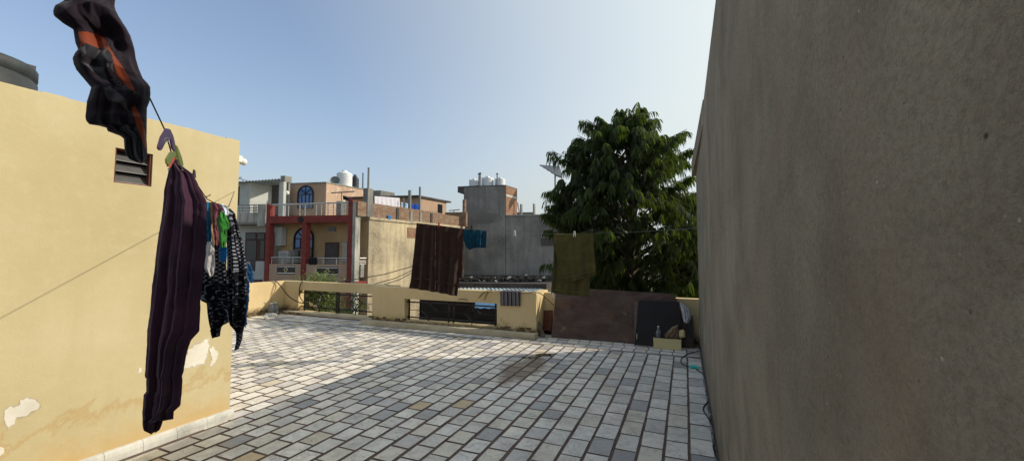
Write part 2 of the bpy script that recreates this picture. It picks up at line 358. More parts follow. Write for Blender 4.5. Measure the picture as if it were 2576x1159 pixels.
def tile_mat():
    t = NT('veined_marble_tile'); o = t.tc.outputs['Object']
    a = t.n.new('ShaderNodeAttribute'); a.attribute_name = 'rnd'; r = a.outputs['Fac']
    base = t.ramp(r, [(0.0, rgb(232, 224, 210)), (.16, rgb(218, 212, 200)), (.32, rgb(236, 228, 213)), (.46, rgb(222, 213, 194)), (.58, rgb(230, 224, 213)), (.72, rgb(204, 198, 190)), (.84, rgb(178, 175, 172)), (.93, rgb(162, 159, 158)), (.97, rgb(210, 198, 174)), (.994, rgb(208, 184, 144))], 'CONSTANT')
    cb = t.n.new('ShaderNodeCombineXYZ'); k = t.math('MULTIPLY', r, 331.0); t.l.new(k, cb.inputs[2]); t.l.new(t.math('MULTIPLY', r, 77.0), cb.inputs[0])
    ad = t.n.new('ShaderNodeVectorMath'); ad.operation = 'ADD'; t.l.new(o, ad.inputs[0]); t.l.new(cb.outputs[0], ad.inputs[1]); v = ad.outputs[0]
    cloud = t.noise(v, 9, 5, .6, .8); c = t.mix(t.ramp(cloud, [(.45, 0.0), (.72, .4)]), base, rgb(146, 146, 146))
    w = t.noise(v, 6, 7, .62, 2.2); ve = t.ramp(t.math('ABSOLUTE', t.math('SUBTRACT', w, .5)), [(0.0, .65), (.02, 0.0)])
    ve = t.math('MULTIPLY', ve, t.ramp(t.noise(v, 5, 2), [(.4, 0.0), (.55, 1.0)])); c = t.mix(ve, c, rgb(92, 96, 96))
    y = t.ramp(t.noise(v, 13, 5, .7, .5), [(.6, 0.0), (.72, .4)]); c = t.mix(y, c, rgb(180, 160, 120))
    ge = t.n.new('ShaderNodeNewGeometry'); sx = t.n.new('ShaderNodeSeparateXYZ'); t.l.new(ge.outputs['Position'], sx.inputs[0])
    dx = t.math('ABSOLUTE', t.math('ADD', sx.outputs[0], 2.02)); dy = t.math('ABSOLUTE', t.math('SUBTRACT', sx.outputs[1], 4.95))
    dd = t.math('ADD', t.math('MULTIPLY', dx, 2.2), t.math('MULTIPLY', dy, .75)); sm = t.math('ADD', dd, t.math('MULTIPLY', t.noise(o, 6, 6, .65), -1.0))
    c = t.mix(t.ramp(sm, [(0.0, .75), (.28, 0.0)]), c, rgb(120, 92, 62))
    dirt = t.ramp(t.noise(o, 2.3, 7, .7), [(.48, 0.0), (.75, .55)]); c = t.mix(dirt, c, rgb(150, 138, 122))
    sp = t.ramp(t.noise(o, 60, 3, .6), [(.68, 0.0), (.76, .6)]); c = t.mix(sp, c, rgb(96, 90, 84))
    rst = t.n.new('ShaderNodeVectorMath'); rst.operation = 'DISTANCE'
    h = t.bump(t.noise(o, 40, 4), .12, .003)
    return t.done(c, t.ramp(t.noise(o, 7, 5), [(.3, .42), (.7, .7)]), h, 0, .4)
M['tile'] = tile_mat()
def cloth(name, c, c2=None, rib=0.0, ribscale=60, fuzz=.4, trans=0.0, bands=None):
    t = NT(name); uv = t.tc.outputs['UV']; c2 = c2 or tuple(x*.6 for x in c[:3])+(1,)
    cc = t.ramp(t.noise(uv, 7, 5), [(.3, c2), (.7, c)])
    if bands:
        sx = t.n.new('ShaderNodeSeparateXYZ'); t.l.new(uv, sx.inputs[0])
        for (z0, z1, bc) in bands:
            g = t.math('MULTIPLY', t.math('GREATER_THAN', sx.outputs[1], z0), t.math('LESS_THAN', sx.outputs[1], z1)); cc = t.mix(g, cc, bc)
    b = t.bump(t.noise(uv, 420, 3, .7), fuzz, .003)
    if rib:
        w = t.n.new('ShaderNodeTexWave'); t.l.new(uv, w.inputs['Vector']); w.inputs['Scale'].default_value = ribscale; w.inputs['Distortion'].default_value = .5
        b = t.bump(w.outputs['Fac'], rib, .003, b)
    m = t.done(cc, .95, b, 0, .1); t.b.inputs['Sheen Weight'].default_value = .25; t.b.inputs['Sheen Roughness'].default_value = .5
    if trans:
        tr = t.n.new('ShaderNodeBsdfTranslucent'); t.l.new(cc, tr.inputs[0]); mx = t.n.new('ShaderNodeMixShader'); mx.inputs[0].default_value = trans
        out = t.n['Material Output']; t.l.new(t.b.outputs[0], mx.inputs[1]); t.l.new(tr.outputs[0], mx.inputs[2]); t.l.new(mx.outputs[0], out.inputs[0])
    return m
M['plum'] = cloth('plum_cord_jersey', rgb(74, 44, 64), rgb(52, 31, 46), .15, 45, trans=.08)
M['plum_dark'] = cloth('dark_plum_jersey', rgb(36, 24, 38), rgb(22, 16, 24), .1, 40, trans=.08)
M['rust'] = cloth('burnt_orange_cloth', rgb(128, 56, 28), rgb(104, 44, 22))
M['charcoal'] = cloth('charcoal_cloth', rgb(30, 30, 36), rgb(20, 20, 26)); M['ash'] = cloth('ash_grey_cloth', rgb(84, 84, 88), rgb(58, 58, 62))
M['brown_towel'] = cloth('dark_brown_terry', rgb(64, 44, 36), rgb(50, 34, 28), 0, fuzz=.9, trans=.12)
M['brown_band'] = cloth('brown_woven_band', rgb(76, 52, 42), rgb(62, 42, 34), .6, 90, trans=.1)
M['olive'] = cloth('olive_terry', rgb(104, 96, 54), rgb(88, 80, 44), 0, fuzz=.9, trans=.12)
M['olive_band'] = cloth('olive_woven_band', rgb(120, 112, 66), rgb(104, 96, 54), .6, 90, trans=.12)
M['teal'] = cloth('dark_teal_cotton', rgb(16, 72, 92), rgb(8, 50, 68), trans=.15)
M['blue_cl'] = cloth('azure_cotton', rgb(26, 112, 150), rgb(18, 84, 120), trans=.1); M['mauve'] = cloth('mauve_cotton', rgb(128, 74, 84), rgb(104, 56, 66), trans=.1)
M['rose'] = cloth('dusty_rose_cotton', rgb(168, 110, 100), rgb(140, 84, 78)); M['green_cl'] = cloth('bright_green_knit', rgb(58, 132, 52), rgb(44, 108, 40), .3, 60, trans=.1)
M['beige'] = cloth('beige_cotton', rgb(158, 128, 90), rgb(130, 100, 66)); M['lace'] = cloth('white_lace', rgb(196, 192, 190), rgb(160, 156, 156), 0, fuzz=1.0)
M['sheet'] = cloth('white_sheet', rgb(226, 224, 230), rgb(210, 208, 216), trans=.2); M['royal'] = cloth('royal_blue_cloth', rgb(30, 88, 190), rgb(22, 66, 150), trans=.2)
M['sack'] = cloth('brown_sackcloth', rgb(146, 122, 94), rgb(110, 90, 66), 0, fuzz=1.0); M['bag_white'] = cloth('white_plastic_bag', rgb(200, 200, 204), rgb(150, 150, 156))
M['fringe'] = cloth('blue_fringe', rgb(20, 100, 160), rgb(14, 70, 124))
def paisley():
    t = NT('black_and_white_paisley'); uv = t.tc.outputs['UV']
    v = t.n.new('ShaderNodeTexVoronoi'); t.l.new(uv, v.inputs['Vector']); v.inputs['Scale'].default_value = 24
    w = t.math('SINE', t.math('MULTIPLY', v.outputs['Distance'], 26.0)); a = t.ramp(w, [(.35, 0.0), (.6, 1.0)])
    n = t.noise(uv, 60, 3, .6, 1.5); b = t.ramp(n, [(.48, 0.0), (.56, 1.0)])
    sx = t.n.new('ShaderNodeSeparateXYZ'); t.l.new(uv, sx.inputs[0])
    # dotted border band
    band = t.math('LESS_THAN', t.math('ABSOLUTE', t.math('SUBTRACT', t.math('FRACT', t.math('MULTIPLY', sx.outputs[1], 2.6)), .5)), .16)
    dots = t.math('MULTIPLY', t.math('SINE', t.math('MULTIPLY', sx.outputs[0], 420.0)), t.math('SINE', t.math('MULTIPLY', sx.outputs[1], 420.0)))
    dd = t.ramp(dots, [(.1, 0.0), (.25, 1.0)])
    f = t.mix(band, t.math('MULTIPLY', a, b), dd)
    c = t.mix(t.math('MULTIPLY', f, .9), rgb(20, 20, 26), rgb(128, 132, 142))
    m = t.done(c, .9, t.bump(t.noise(uv, 300, 3), .4, .003), 0, .1)
    return m
M['paisley'] = paisley()
def striped(name, stops, scale):
    t = NT(name); uv = t.tc.outputs['UV']; sx = t.n.new('ShaderNodeSeparateXYZ'); t.l.new(uv, sx.inputs[0])
    f = t.math('FRACT', t.math('MULTIPLY', sx.outputs[0], scale)); c = t.ramp(f, stops)
    return t.done(c, .95, t.bump(t.noise(uv, 300, 3), .8, .004), 0, .1)
M['stripes'] = striped('grey_striped_cotton', [(0, rgb(40, 38, 42)), (.25, rgb(120, 116, 120)), (.4, rgb(62, 54, 56)), (.6, rgb(150, 144, 144)), (.75, rgb(60, 56, 62)), (1, rgb(40, 38, 42))], 13)
def print_mat():
    t = NT('blue_leaf_print'); uv = t.tc.outputs['UV']; n = t.noise(uv, 9, 3, .6, 1.5)
    c = t.ramp(n, [(.45, rgb(200, 210, 222)), (.52, rgb(52, 120, 170))], 'CONSTANT'); return t.done(c, .9)
M['print'] = print_mat()
def glass_dark(name, c, rough=.12):
    t = NT(name); t.done(c, rough, None, 0, .6); return t.m
M['pane'] = glass_dark('dark_window_glass', rgb(32, 34, 38)); M['blue_pane'] = glass_dark('blue_reflective_glass', rgb(66, 104, 156), .08)
def clear():
    t = NT('clear_plastic'); t.b.inputs['Transmission Weight'].default_value = .85; t.done(rgb(225, 232, 236), .12, t.bump(t.noise(t.tc.outputs['Object'], 30, 3), .3, .004), 0, .5); return t.m
M['clear'] = clear()
def ply():
    t = NT('weathered_plywood'); uv = t.tc.outputs['UV']
    c = t.ramp(t.noise(t.map(uv, (1.5, 3, 1)), 1.6, 7, .65, .4), [(.3, rgb(72, 58, 52)), (.5, rgb(90, 74, 67)), (.7, rgb(106, 90, 81))])
    p = t.ramp(t.noise(uv, 3.4, 8, .72, .5), [(.6, 0.0), (.68, .8)]); c = t.mix(p, c, rgb(150, 118, 92))
    p2 = t.ramp(t.noise(t.map(uv, (1, 1, 1), (5, 2, 0)), 4.1, 8, .7), [(.62, 0.0), (.68, .9)]); c = t.mix(p2, c, rgb(58, 44, 40))
    rs = t.noise(t.map(uv, (1, 1, 1), (9, 4, 0)), 2.1, 9, .75); c = t.mix(t.ramp(rs, [(.54, 0.0), (.6, .55)]), c, rgb(122, 84, 58))
    w = t.noise(t.map(uv, (2, 30, 1)), 1.5, 4); c = t.mix(t.ramp(w, [(.5, 0.0), (.8, .35)]), c, rgb(70, 52, 46))
    return t.done(c, .85, t.bump(t.noise(uv, 40, 5), .5, .004), 0, .2)
M['ply'] = ply(); M['dark_board'] = simple('black_laminate', rgb(46, 42, 42), .6, .12, 3, .08, 60, 0, .2)
M['cream_box'] = simple('cream_laminate', rgb(214, 200, 146), .5, .06, 4, .08, 60)
def corr():
    t = NT('galvanised_corrugated_sheet'); o = t.tc.outputs['Object']
    c = t.ramp(t.noise(o, 1.3, 6, .6), [(.35, rgb(120, 134, 138)), (.65, rgb(170, 182, 184))]); return t.done(c, .55, t.bump(t.noise(o, 20, 3), .1, .01), .35, .4)
M['corr'] = corr()
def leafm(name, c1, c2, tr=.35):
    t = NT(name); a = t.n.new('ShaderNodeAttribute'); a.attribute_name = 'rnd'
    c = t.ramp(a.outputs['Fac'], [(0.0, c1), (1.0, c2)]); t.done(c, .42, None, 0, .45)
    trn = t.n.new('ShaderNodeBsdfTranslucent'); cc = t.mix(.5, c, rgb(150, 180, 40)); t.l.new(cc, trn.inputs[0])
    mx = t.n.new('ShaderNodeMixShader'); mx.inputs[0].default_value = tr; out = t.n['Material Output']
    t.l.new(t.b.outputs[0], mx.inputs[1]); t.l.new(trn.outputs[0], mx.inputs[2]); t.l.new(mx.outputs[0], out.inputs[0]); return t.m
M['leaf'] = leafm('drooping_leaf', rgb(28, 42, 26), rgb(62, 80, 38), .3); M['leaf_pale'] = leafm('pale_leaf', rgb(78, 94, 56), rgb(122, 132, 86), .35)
M['bark'] = simple('grey_brown_bark', rgb(84, 74, 62), .95, .4, 14, .9, 30)
M['louvre'] = simple('dusty_louvre_glass', rgb(70, 69, 66), .5, .2, 12)
M['hut'] = simple('shade_darkened_wall', rgb(58, 50, 44), .95, .5, 1.5)  # brown darkened to stand in for the shade under the tin roof
M['ground'] = plaster('dusty_ground', rgb(120, 110, 94), rgb(96, 88, 76), rgb(140, 130, 112), .2, .4, .2, .3, .02, 10)

# ------------------------------------------------------------------ ground, terrace floor
g = MB(); n = 40
vs = []; 
for i in range(n+1):
    for j in range(n+1):
        x = -300+600*i/n; y = -150+600*j/n; vs.append((x, y, -3.6))
g.faces(vs, [(i*(n+1)+j, (i+1)*(n+1)+j, (i+1)*(n+1)+j+1, i*(n+1)+j+1) for i in range(n) for j in range(n)])
tag(g.build('ground', M['ground']), 'dusty open ground one storey below the terrace', 'ground', kind='structure')

SH = lambda x: .042*(x+6.3)               # the far parapet runs a little off square
def tiles():
    m = MB()
    def slab(x0, x1, y0, y1, z=0.0):
        j = lambda: rnd.uniform(-.003, .003); e = .003; a = rnd.random(); dz = rnd.uniform(-.0012, .0012)
        P = [(x0+j(), y0+SH(x0)*0+j()), (x1+j(), y0+j()), (x1+j(), y1+j()), (x0+j(), y1+j())]
        P = [(p[0], p[1]+SH(p[0])*.9) for p in P]
        c = (sum(p[0] for p in P)/4, sum(p[1] for p in P)/4)
        top = [(p[0]+(c[0]-p[0])*.012, p[1]+(c[1]-p[1])*.02, z+dz) for p in P]; bot = [(p[0], p[1], z-.005) for p in P]
        m.poly(top, 0, a)
        for k in range(4): q = (k+1) % 4; m.poly([bot[k], bot[q], top[q], top[k]], 1, a)
    i = 0; x = .170
    while x > -9.62:
        w = .185+rnd.uniform(-.004, .004); PL = .285 if x > -1.1 else .215; gap = .012 if x > -1.1 else .016; jw = rnd.uniform(.020, .026) if x > -1.1 else rnd.uniform(.026, .033)
        off = (PL*.5 if i % 2 else 0)+rnd.uniform(-.035, .035); y = -2.5+off
        while y < 6.2:
            L = PL+rnd.uniform(-.008, .008); y1 = min(y+L, 6.2)
            if y1 - y > .06 and not (x < -3.85 and y1 < 2.2 - SH(x)):
                slab(x-w+jw, x, y, y1-gap)
            y += L
        x -= w; i += 1
    # the edge row beyond the plain strip
    x = .17
    while x > -9.6:
        w = .19+rnd.uniform(-.01, .01); slab(x-w+.012, x, 6.275, 6.47 if x < -2.6 else 6.44); x -= w
    for yy in (6.46, 6.64, 6.82):
        x = .17
        while x > -2.45: w = .19+rnd.uniform(-.01, .01); slab(x-w+.012, x, yy, yy+.165); x -= w
    x = -6.5
    while x > -9.6: w = .29+rnd.uniform(-.01, .01); slab(x-w+.012, x, 6.49, 6.66); slab(x-w+.012, x, 6.675, 6.86); x -= w
    # joints and plain cement strips
    m.faces([(-9.75, -3, -.0045), (.25, -3, -.0045), (.25, 7.4, -.0045), (-9.75, 7.4, -.0045)], [(0, 1, 2, 3)], 1)
    a, b = -9.7, .02
    m.poly([(a, 6.205+SH(a)*.9, -.001), (b, 6.205+SH(b)*.9, -.001), (b, 6.268+SH(b)*.9, -.001), (a, 6.268+SH(a)*.9, -.001)], 2)
    m.poly([(.172, -3, -.0015), (.2, -3, -.0015), (.2, 7.3, -.0015), (.172, 7.3, -.0015)], 2)
    return m.build('terrace_floor', [M['tile'], M['mortar'], M['strip']])
tag(tiles(), 'grey and white marble tiled terrace floor', 'floor', kind='structure')
b = MB(); b.box(-9.85, .15, -3.2, 7.2, -3.6, -.03)
tag(b.build('terrace_base', M['yellow']), 'storey below the terrace', 'building', kind='structure')

# ------------------------------------------------------------------ cream rooftop room on the left
RM = Frame((-3.94, 0), 90, 180)
room = empty('rooftop_room', (-5.9, 0, 0), 'cream yellow rooftop room with peeling paint and a marble skirting, left of the terrace', 'room')
m = MB(); m.cells(RM, [-3, 1.47, 1.70, 2.37], [0, 2.08, 2.345, 2.62], {(1, 1)}, 0, .16)
m.fbox(RM, 2.22, 2.37, .16, 4, 0, 2.60); m.fbox(RM, -3, 2.22, .16, 4, 2.42, 2.52)
for k in range(46):                       # ragged plaster edge along the wall head
    a = -3+5.37*k/46; m.fbox(RM, a, a+5.37/46, .003, .157, 2.62, 2.624+.010*mnoise.noise(Vector((k*.7, 0, 0)))+.006)
m.build('wall', M['room'], room)
m = MB(); pr = [(-.035, 0), (-.035, .045), (-.028, .07), (-.012, .085), (0, .088)]
n = 24
for k in range(n):
    a0, a1 = -3+5.395*k/n, -3+5.395*(k+1)/n-.002
    for q in range(4): m.poly([RM.P(a0, pr[q][0], pr[q][1]), RM.P(a1, pr[q][0], pr[q][1]), RM.P(a1, pr[q+1][0], pr[q+1][1]), RM.P(a0, pr[q+1][0], pr[q+1][1])], 0, rnd.random())
m.poly([RM.P(2.393, p[0], p[1]) for p in pr]+[RM.P(2.393, 0, 0)], 0); m.fbox(RM, 2.371, 2.392, 0, 4, 0, .088)
m.build('skirting', M['skirt'], room)
wdw = MB()
for (a0, a1, z0, z1) in ((1.47, 1.482, 2.08, 2.345), (1.685, 1.70, 2.08, 2.345), (1.482, 1.685, 2.08, 2.09), (1.482, 1.685, 2.335, 2.345)): wdw.fbox(RM, a0+.001, a1-.001, .012, .12, z0+.001, z1-.001)
win = wdw.build('window', M['rust_board'], room)
m = MB()
for k in range(3):
    z = 2.095+.082*k; m.hexa([RM.P(1.482, .035, z), RM.P(1.685, .035, z), RM.P(1.685, .041, z), RM.P(1.482, .041, z), RM.P(1.482, .075, z+.076), RM.P(1.685, .075, z+.076), RM.P(1.685, .081, z+.076), RM.P(1.482, .081, z+.076)], 0)
m.build('louvre', M['louvre'], win)
m = MB(); m.fbox(RM, 1.4, 1.78, .17, .2, 2.0, 2.4); m.build('dark_room_backing', M['dark'], win)  # dark sheet standing in for the unlit room behind the louvres
m = MB()
for k in (0, 1, 2): m.tube([RM.P(1.482, .03+.0, 2.092+.082*k), RM.P(1.685, .03, 2.092+.082*k)], .004, 5)
m.build('louvre_edge', M['galv'], win)
def patch(m, fr, pts, cv, w=-.002, seed=0, mi=0):      # ragged flaked area, a slightly proud skim of limewash
    P = []
    pts = [cv(*p) for p in pts]; n = len(pts)
    for i in range(n):
        (xa, ya), (xb, yb) = pts[i], pts[(i+1) % n]
        for k in range(5):
            t = k/5; x = xa+(xb-xa)*t; y = ya+(yb-ya)*t
            x += 5*mnoise.noise(Vector((x*.15, y*.15, seed))); y += 5*mnoise.noise(Vector((y*.17, x*.13, seed+9)))
            a, z = fr.pix(x, y, w); P.append(fr.P(a, w, z))
    m.prism(P, tuple((fr.v*.0015).to_3d()), mi)
cL = lambda x, y: (.4959*x, 584+.4959*y)
m = MB()
patch(m, RM, [(25, 900), (40, 885), (90, 885), (105, 850), (140, 838), (190, 855), (203, 885), (165, 905), (130, 930), (85, 940), (70, 970), (35, 990), (22, 950)], cL, seed=1)
patch(m, RM, [(955, 600), (990, 570), (1030, 555), (1050, 540), (1060, 575), (1050, 620), (1035, 665), (1000, 670), (960, 685), (930, 690)], cL, seed=2)
patch(m, RM, [(1062, 595), (1080, 578), (1105, 600), (1104, 640), (1085, 670), (1068, 680), (1075, 640)], cL, seed=3)
patch(m, RM, [(700, 695), (720, 683), (718, 705), (708, 715)], cL, seed=4)
patch(m, RM, [(-60, 1110), (0, 1090), (25, 1090), (20, 1115), (-20, 1150)], cL, seed=5)
m.build('peeled_patch', M['white_rough'], room)
m = MB()
patch(m, RM, [(20, 895), (38, 878), (88, 876), (104, 842), (140, 830), (194, 848), (209, 886), (170, 912), (134, 938), (90, 948), (74, 978), (34, 999), (16, 950)], cL, -.0004, 1)
patch(m, RM, [(950, 596), (986, 562), (1030, 548), (1054, 532), (1066, 575), (1056, 622), (1038, 673), (998, 678), (958, 693), (924, 694)], cL, -.0004, 2)
m.build('flaking_edge', M['curb'], room)
m = MB(); m.fbox(T, -4.05, -3.985, 2.37, 2.43, 2.44, 2.5); p = Vector((-3.99, 2.45, 2.47)); m.blob(p+Vector((-.02, .0, -.02)), .035, 1, 8, .05)
m.build('pipe_stub', M['white'], room)
# tank on its roof
c = deep(-98, 215, 4.6); tk = empty('water_tank', (c.x, c.y, 2.67), 'large dusty dark grey water tank on the cream room at far left', 'water tank')
m = MB(); pr = [(.0, 0), (.56, 0), (.57, .05)]; z = .05
for k in range(4): pr += [(.57, z+.02), (.57, z+.2), (.545, z+.215), (.545, z+.235), (.57, z+.25)]; z += .25
pr += [(.57, 1.16), (.55, 1.19), (.40, 1.23), (.24, 1.26), (.22, 1.27), (.22, 1.30), (.0, 1.31)]
m.box(c.x-.5, c.x+.5, c.y-.5, c.y+.5, 2.52, 2.67); m.lathe((c.x, c.y, 2.67), pr, 40); m.build('tank_body', M['grey_tank'], tk)
p = deep(69, 190, 5.1); m = MB(); m.box(p.x-.11, p.x+.07, p.y-.05, p.y+.05, 2.52, p.z+.13); tag(m.build('roof_pedestal', M['grey_dark']), 'dark square pedestal half hidden behind the dusty grey tank', 'pedestal')

# ------------------------------------------------------------------ tall plastered wall on the right
rw = empty('cement_wall', (1.5, 2, -3.6), 'tall rough grey brown cement wall filling the right side', 'wall')
m = MB(); m.box(.2, 3.2, -3.0, 7.35, -3.6, 3.0); m.build('wall', M['conc'], rw)
m = MB(); m.hexa([(.198, 4.3, 2.84), (3.2, 4.3, 2.84), (3.2, 7.42, 2.84), (.135, 7.42, 2.86), (.198, 4.3, 3.08), (3.2, 4.3, 3.08), (3.2, 7.42, 3.10), (.135, 7.42, 3.10)]); m.box(.203, 3.2, -3.0, 4.298, 3.0, 3.06)
m.build('roof_edge', M['conc'], rw)
m = MB(); 
for k in range(60):
    y = 1.2+6.1*k/60; m.blob((.196, y+rnd.uniform(-.03, .03), .0), (.012+.012*rnd.random(), .05, .018+.02*rnd.random()), k, 5, .5)
m.build('damp_crust', M['grey_dark'], rw)

# ------------------------------------------------------------------ parapets
YA = 7.1
pa = empty('parapet_wall', (-8, YA, 0), 'yellow parapet with a barred opening at the far left corner of the terrace', 'parapet')
A0, A1 = -9.7, -6.3
FA = Frame((0, YA), 0, 90)
oa0 = FA.pix(*cz1(705, 480))[0]; oa1 = FA.pix(*cz1(1700, 500))[0]
m = MB(); m.cells(FA, [A0, oa0, oa1, A1+.3], [0, .05, .585, .80], {(1, 1)}, 0, .16); m.fbox(FA, A0, A1+.25, .16, .17, .745, .797)
m.build('wall', M['yellow'], pa)
m = MB(); m.box(-9.88, -9.702, 5.2, 7.25, -.5, .80); m.build('side_wall', M['yellow'], pa)
m = MB(); m.fbox(FA, oa0-.35, A1, -.16, -.002, -.002, .052); m.build('step', M['curb'], pa)
m = MB()
for k in range(70):
    y = 5.3+1.75*rnd.random(); m.blob((-9.69+.05*rnd.random(), y, .0), (.03+.03*rnd.random(), .06, .02+.06*rnd.random()), k, 5, .6)
for k in range(50):
    x = -9.65+.9*rnd.random()**1.5; m.blob((x, 7.05-.12*rnd.random(), .0), (.06, .04, .015+.035*rnd.random()), k+200, 5, .6)
m.build('grime_crust', M['grime'], pa)

def grille(fr, a0, a1, z0, z1, w, parent, zt, zm, zb, dia, posts, tilt=0):
    gr = None
    m = MB(); r = .013
    for z in (zt, zb): m.fbox(fr, a0, a1, w-r, w+r, z-r, z+r)
    g = m.build('railing', M['black_metal'], parent)
    for p in posts:
        m = MB(); m.fbox(fr, p-r, p+r, w-r*1.15, w+r*1.15, z0-.01, z1+.0); m.build('post', M['black_metal'], g)
    q = sorted(dia)
    segs = []; last = a0
    hw, hh = .185, (zt-zb)/2
    for c in q:
        m = MB()
        P = [fr.P(c-hw, w, zm), fr.P(c, w, zm+hh), fr.P(c+hw, w, zm), fr.P(c, w, zm-hh), fr.P(c-hw, w, zm)]
        for k in range(4): m.tube([P[k], P[k+1]], .013, 4)
        ex, ez = hw*.72, hh*.74
        corners = [(-1, 0), (0, 1), (1, 0), (0, -1)]
        for k in range(4):                 # the four curved sides of the little star
            (x0, y0), (x1, y1) = corners[k], corners[(k+1) % 4]
            pts = []
            for t in range(7):
                u = t/6; bx = (1-u)**2*x0 + u*u*x1; by = (1-u)**2*y0 + u*u*y1
                bx += 2*u*(1-u)*(x0+x1)*.22; by += 2*u*(1-u)*(y0+y1)*.22
                pts.append(fr.P(c+bx*ex, w, zm+by*ez))
            m.tube(pts, .007, 5)
        m.tube([fr.P(c, w, zt), fr.P(c, w, z1)], .013, 4); m.tube([fr.P(c, w, zb), fr.P(c, w, z0)], .013, 4)
        m.tube([fr.P(c-hw, w, zm), fr.P(c-hw-.22, w, zm)], .007, 4); m.tube([fr.P(c+hw, w, zm), fr.P(c+hw+.22, w, zm)], .007, 4)
        m.tube([fr.P(c, w, zm+hh*.9), fr.P(c+hw*1.25, w, zm+.02)], .006, 4)
        m.build('diamond_motif', M['black_metal'], g)
        segs.append(c)
    m = MB()
    allp = sorted(posts+[c-hw-.2 for c in q]+[c+hw+.2 for c in q])
    for p in posts:
        near = min(q, key=lambda c: abs(c-p)); e = near-hw-.2 if p < near else near+hw+.2
        m.tube([fr.P(p, w, zm), fr.P(e, w, zm)], .008, 4)
    m.build('middle_rail', M['black_metal'], g)
    return g
gx = lambda X: FA.pix(*cz1(X, 480), .08)[0]
grille(FA, oa0-.02, oa1, .05, .585, .08, pa, .515, .335, .155, [gx(985), gx(1465)], [gx(792), gx(1215), gx(1242), gx(1690)])

pb = empty('parapet_wall', (-4.4, 6.8, 0), 'projecting yellow parapet with a barred opening and mossy base, on the cream curb', 'parapet')
FB = Frame((-6.3, 6.68), math.degrees(math.atan(.036)), 92)
B1 = 3.78
bx = lambda X, Y=560, w=0: FB.pix(*cz2(X, Y), w)[0]
ob0, ob1 = bx(535), bx(1760)
m = MB(); m.cells(FB, [0, ob0, ob1, B1], [.075, .13, .575, .805], {(1, 1)}, 0, .2)
m.fbox(FB, -.02, .1, .2, .5, 0, .80); m.fbox(FB, B1-.14, B1, .2, .75, 0, .803)
m.build('wall', M['yellow'], pb)
m = MB(); nb = 7
for k in range(nb):
    a = -.15+(B1+.18)*k/nb; m.fbox(FB, a, a+(B1+.18)/nb-.004, -.17+.004*rnd.random(), .05, -.004, .085+.003*rnd.random())
m.build('curb', M['curb'], pb)
m = MB()
for (u0, u1, s) in ((0, ob0, 0), (ob1, B1, 50)):
    for k in range(12):
        a = u0+(u1-u0)*rnd.random(); h = rnd.random()**2
        m.blob(FB.P(a, -.004, .09+.06*h), (.04+.05*rnd.random(), .005+.005*(1-h), .008+.012*rnd.random()), k+s, 5, .7)
m.build('grime_crust', M['grime'], pb)
grille(FB, ob0, ob1, .13, .575, .1, pb, .50, .335, .185, [bx(855, 480, .1), bx(1430, 520, .1)], [bx(600, 480, .1), bx(1122, 500, .1), bx(1187, 500, .1), bx(1745, 520, .1)])
pc = MB(); pc.box(-2.56, .197, 7.32, 7.48, -3.6, .765); pc.box(-2.56, -1.0, 7.30, 7.318, .0, .74); 
tag(pc.build('parapet_wall', M['yellow']), 'low grimy yellow parapet behind the leaning boards', 'parapet')

# ------------------------------------------------------------------ boards and things leaning at the far right
def lean(name, mt, px, cv, zs, th, label, cat, parent=None):
    # px: BL, BR, TR, TL in the photo; zs: the depth (world Y) of each corner
    P = [onY(*cv(*p), y) for p, y in zip(px, zs)]
    nrm = (P[1]-P[0]).cross(P[3]-P[0]).normalized()
    if nrm.y < 0: nrm = -nrm
    m = MB(); m.hexa([P[0], P[1], P[1]+nrm*th, P[0]+nrm*th, P[3], P[2], P[2]+nrm*th, P[3]+nrm*th]); o = m.build(name, mt, parent)
    if label: tag(o, label, cat)
    return o, P
lean('plywood_sheet', M['ply'], [(30, 792), (2075, 945), (1780, 160), (105, 60)], cr3, (6.92, 7.08, 7.28, 7.27), .014, 'wide weathered brown plywood sheet leaning on the low parapet', 'board')
db = empty('cupboard_panel', (-.5, 6.9, 0), 'black laminate panel leaning in front of the plywood behind the cream drawer', 'board')
_, P = lean('panel', M['dark_board'], [(1212, 882), (1885, 925), (1850, 275), (1282, 250)], cr3, (6.88, 6.93, 7.12, 7.10), .018, None, None, db)
m = MB(); p0 = onY(*cr3(1248, 800), 6.875); p1 = onY(*cr3(1248, 725), 6.895); m.tube([p0, p1], .006, 6); m.build('handle', M['steel'], db)
lean('edge_board', M['wood'], [(1205, 860), (1240, 862), (1262, 265), (1215, 262)], cr3, (6.93, 6.93, 7.14, 7.14), .02, 'thin pale edge board standing between plywood and black panel', 'board')
lean('small_board', M['rust_board'], [(2330, 720), (2480, 722), (2500, 450), (2330, 450)], cz2, (7.2, 7.2, 7.29, 7.29), .015, 'small red brown board standing in the recess beside the parapet end', 'board')
lean('plank', M['wood'], [(2340, 805), (2400, 800), (2310, 590), (2275, 560)], cz2, (6.85, 6.85, 6.95, 6.93), .04, 'short grey timber offcut leaning on the parapet end', 'plank')
lean('dark_board', M['grey_dark'], [(1900, 900), (2060, 905), (2040, 470), (1880, 470)], cr3, (7.1, 7.1, 7.25, 7.25), .02, 'dark board in the corner below the white bag', 'board')
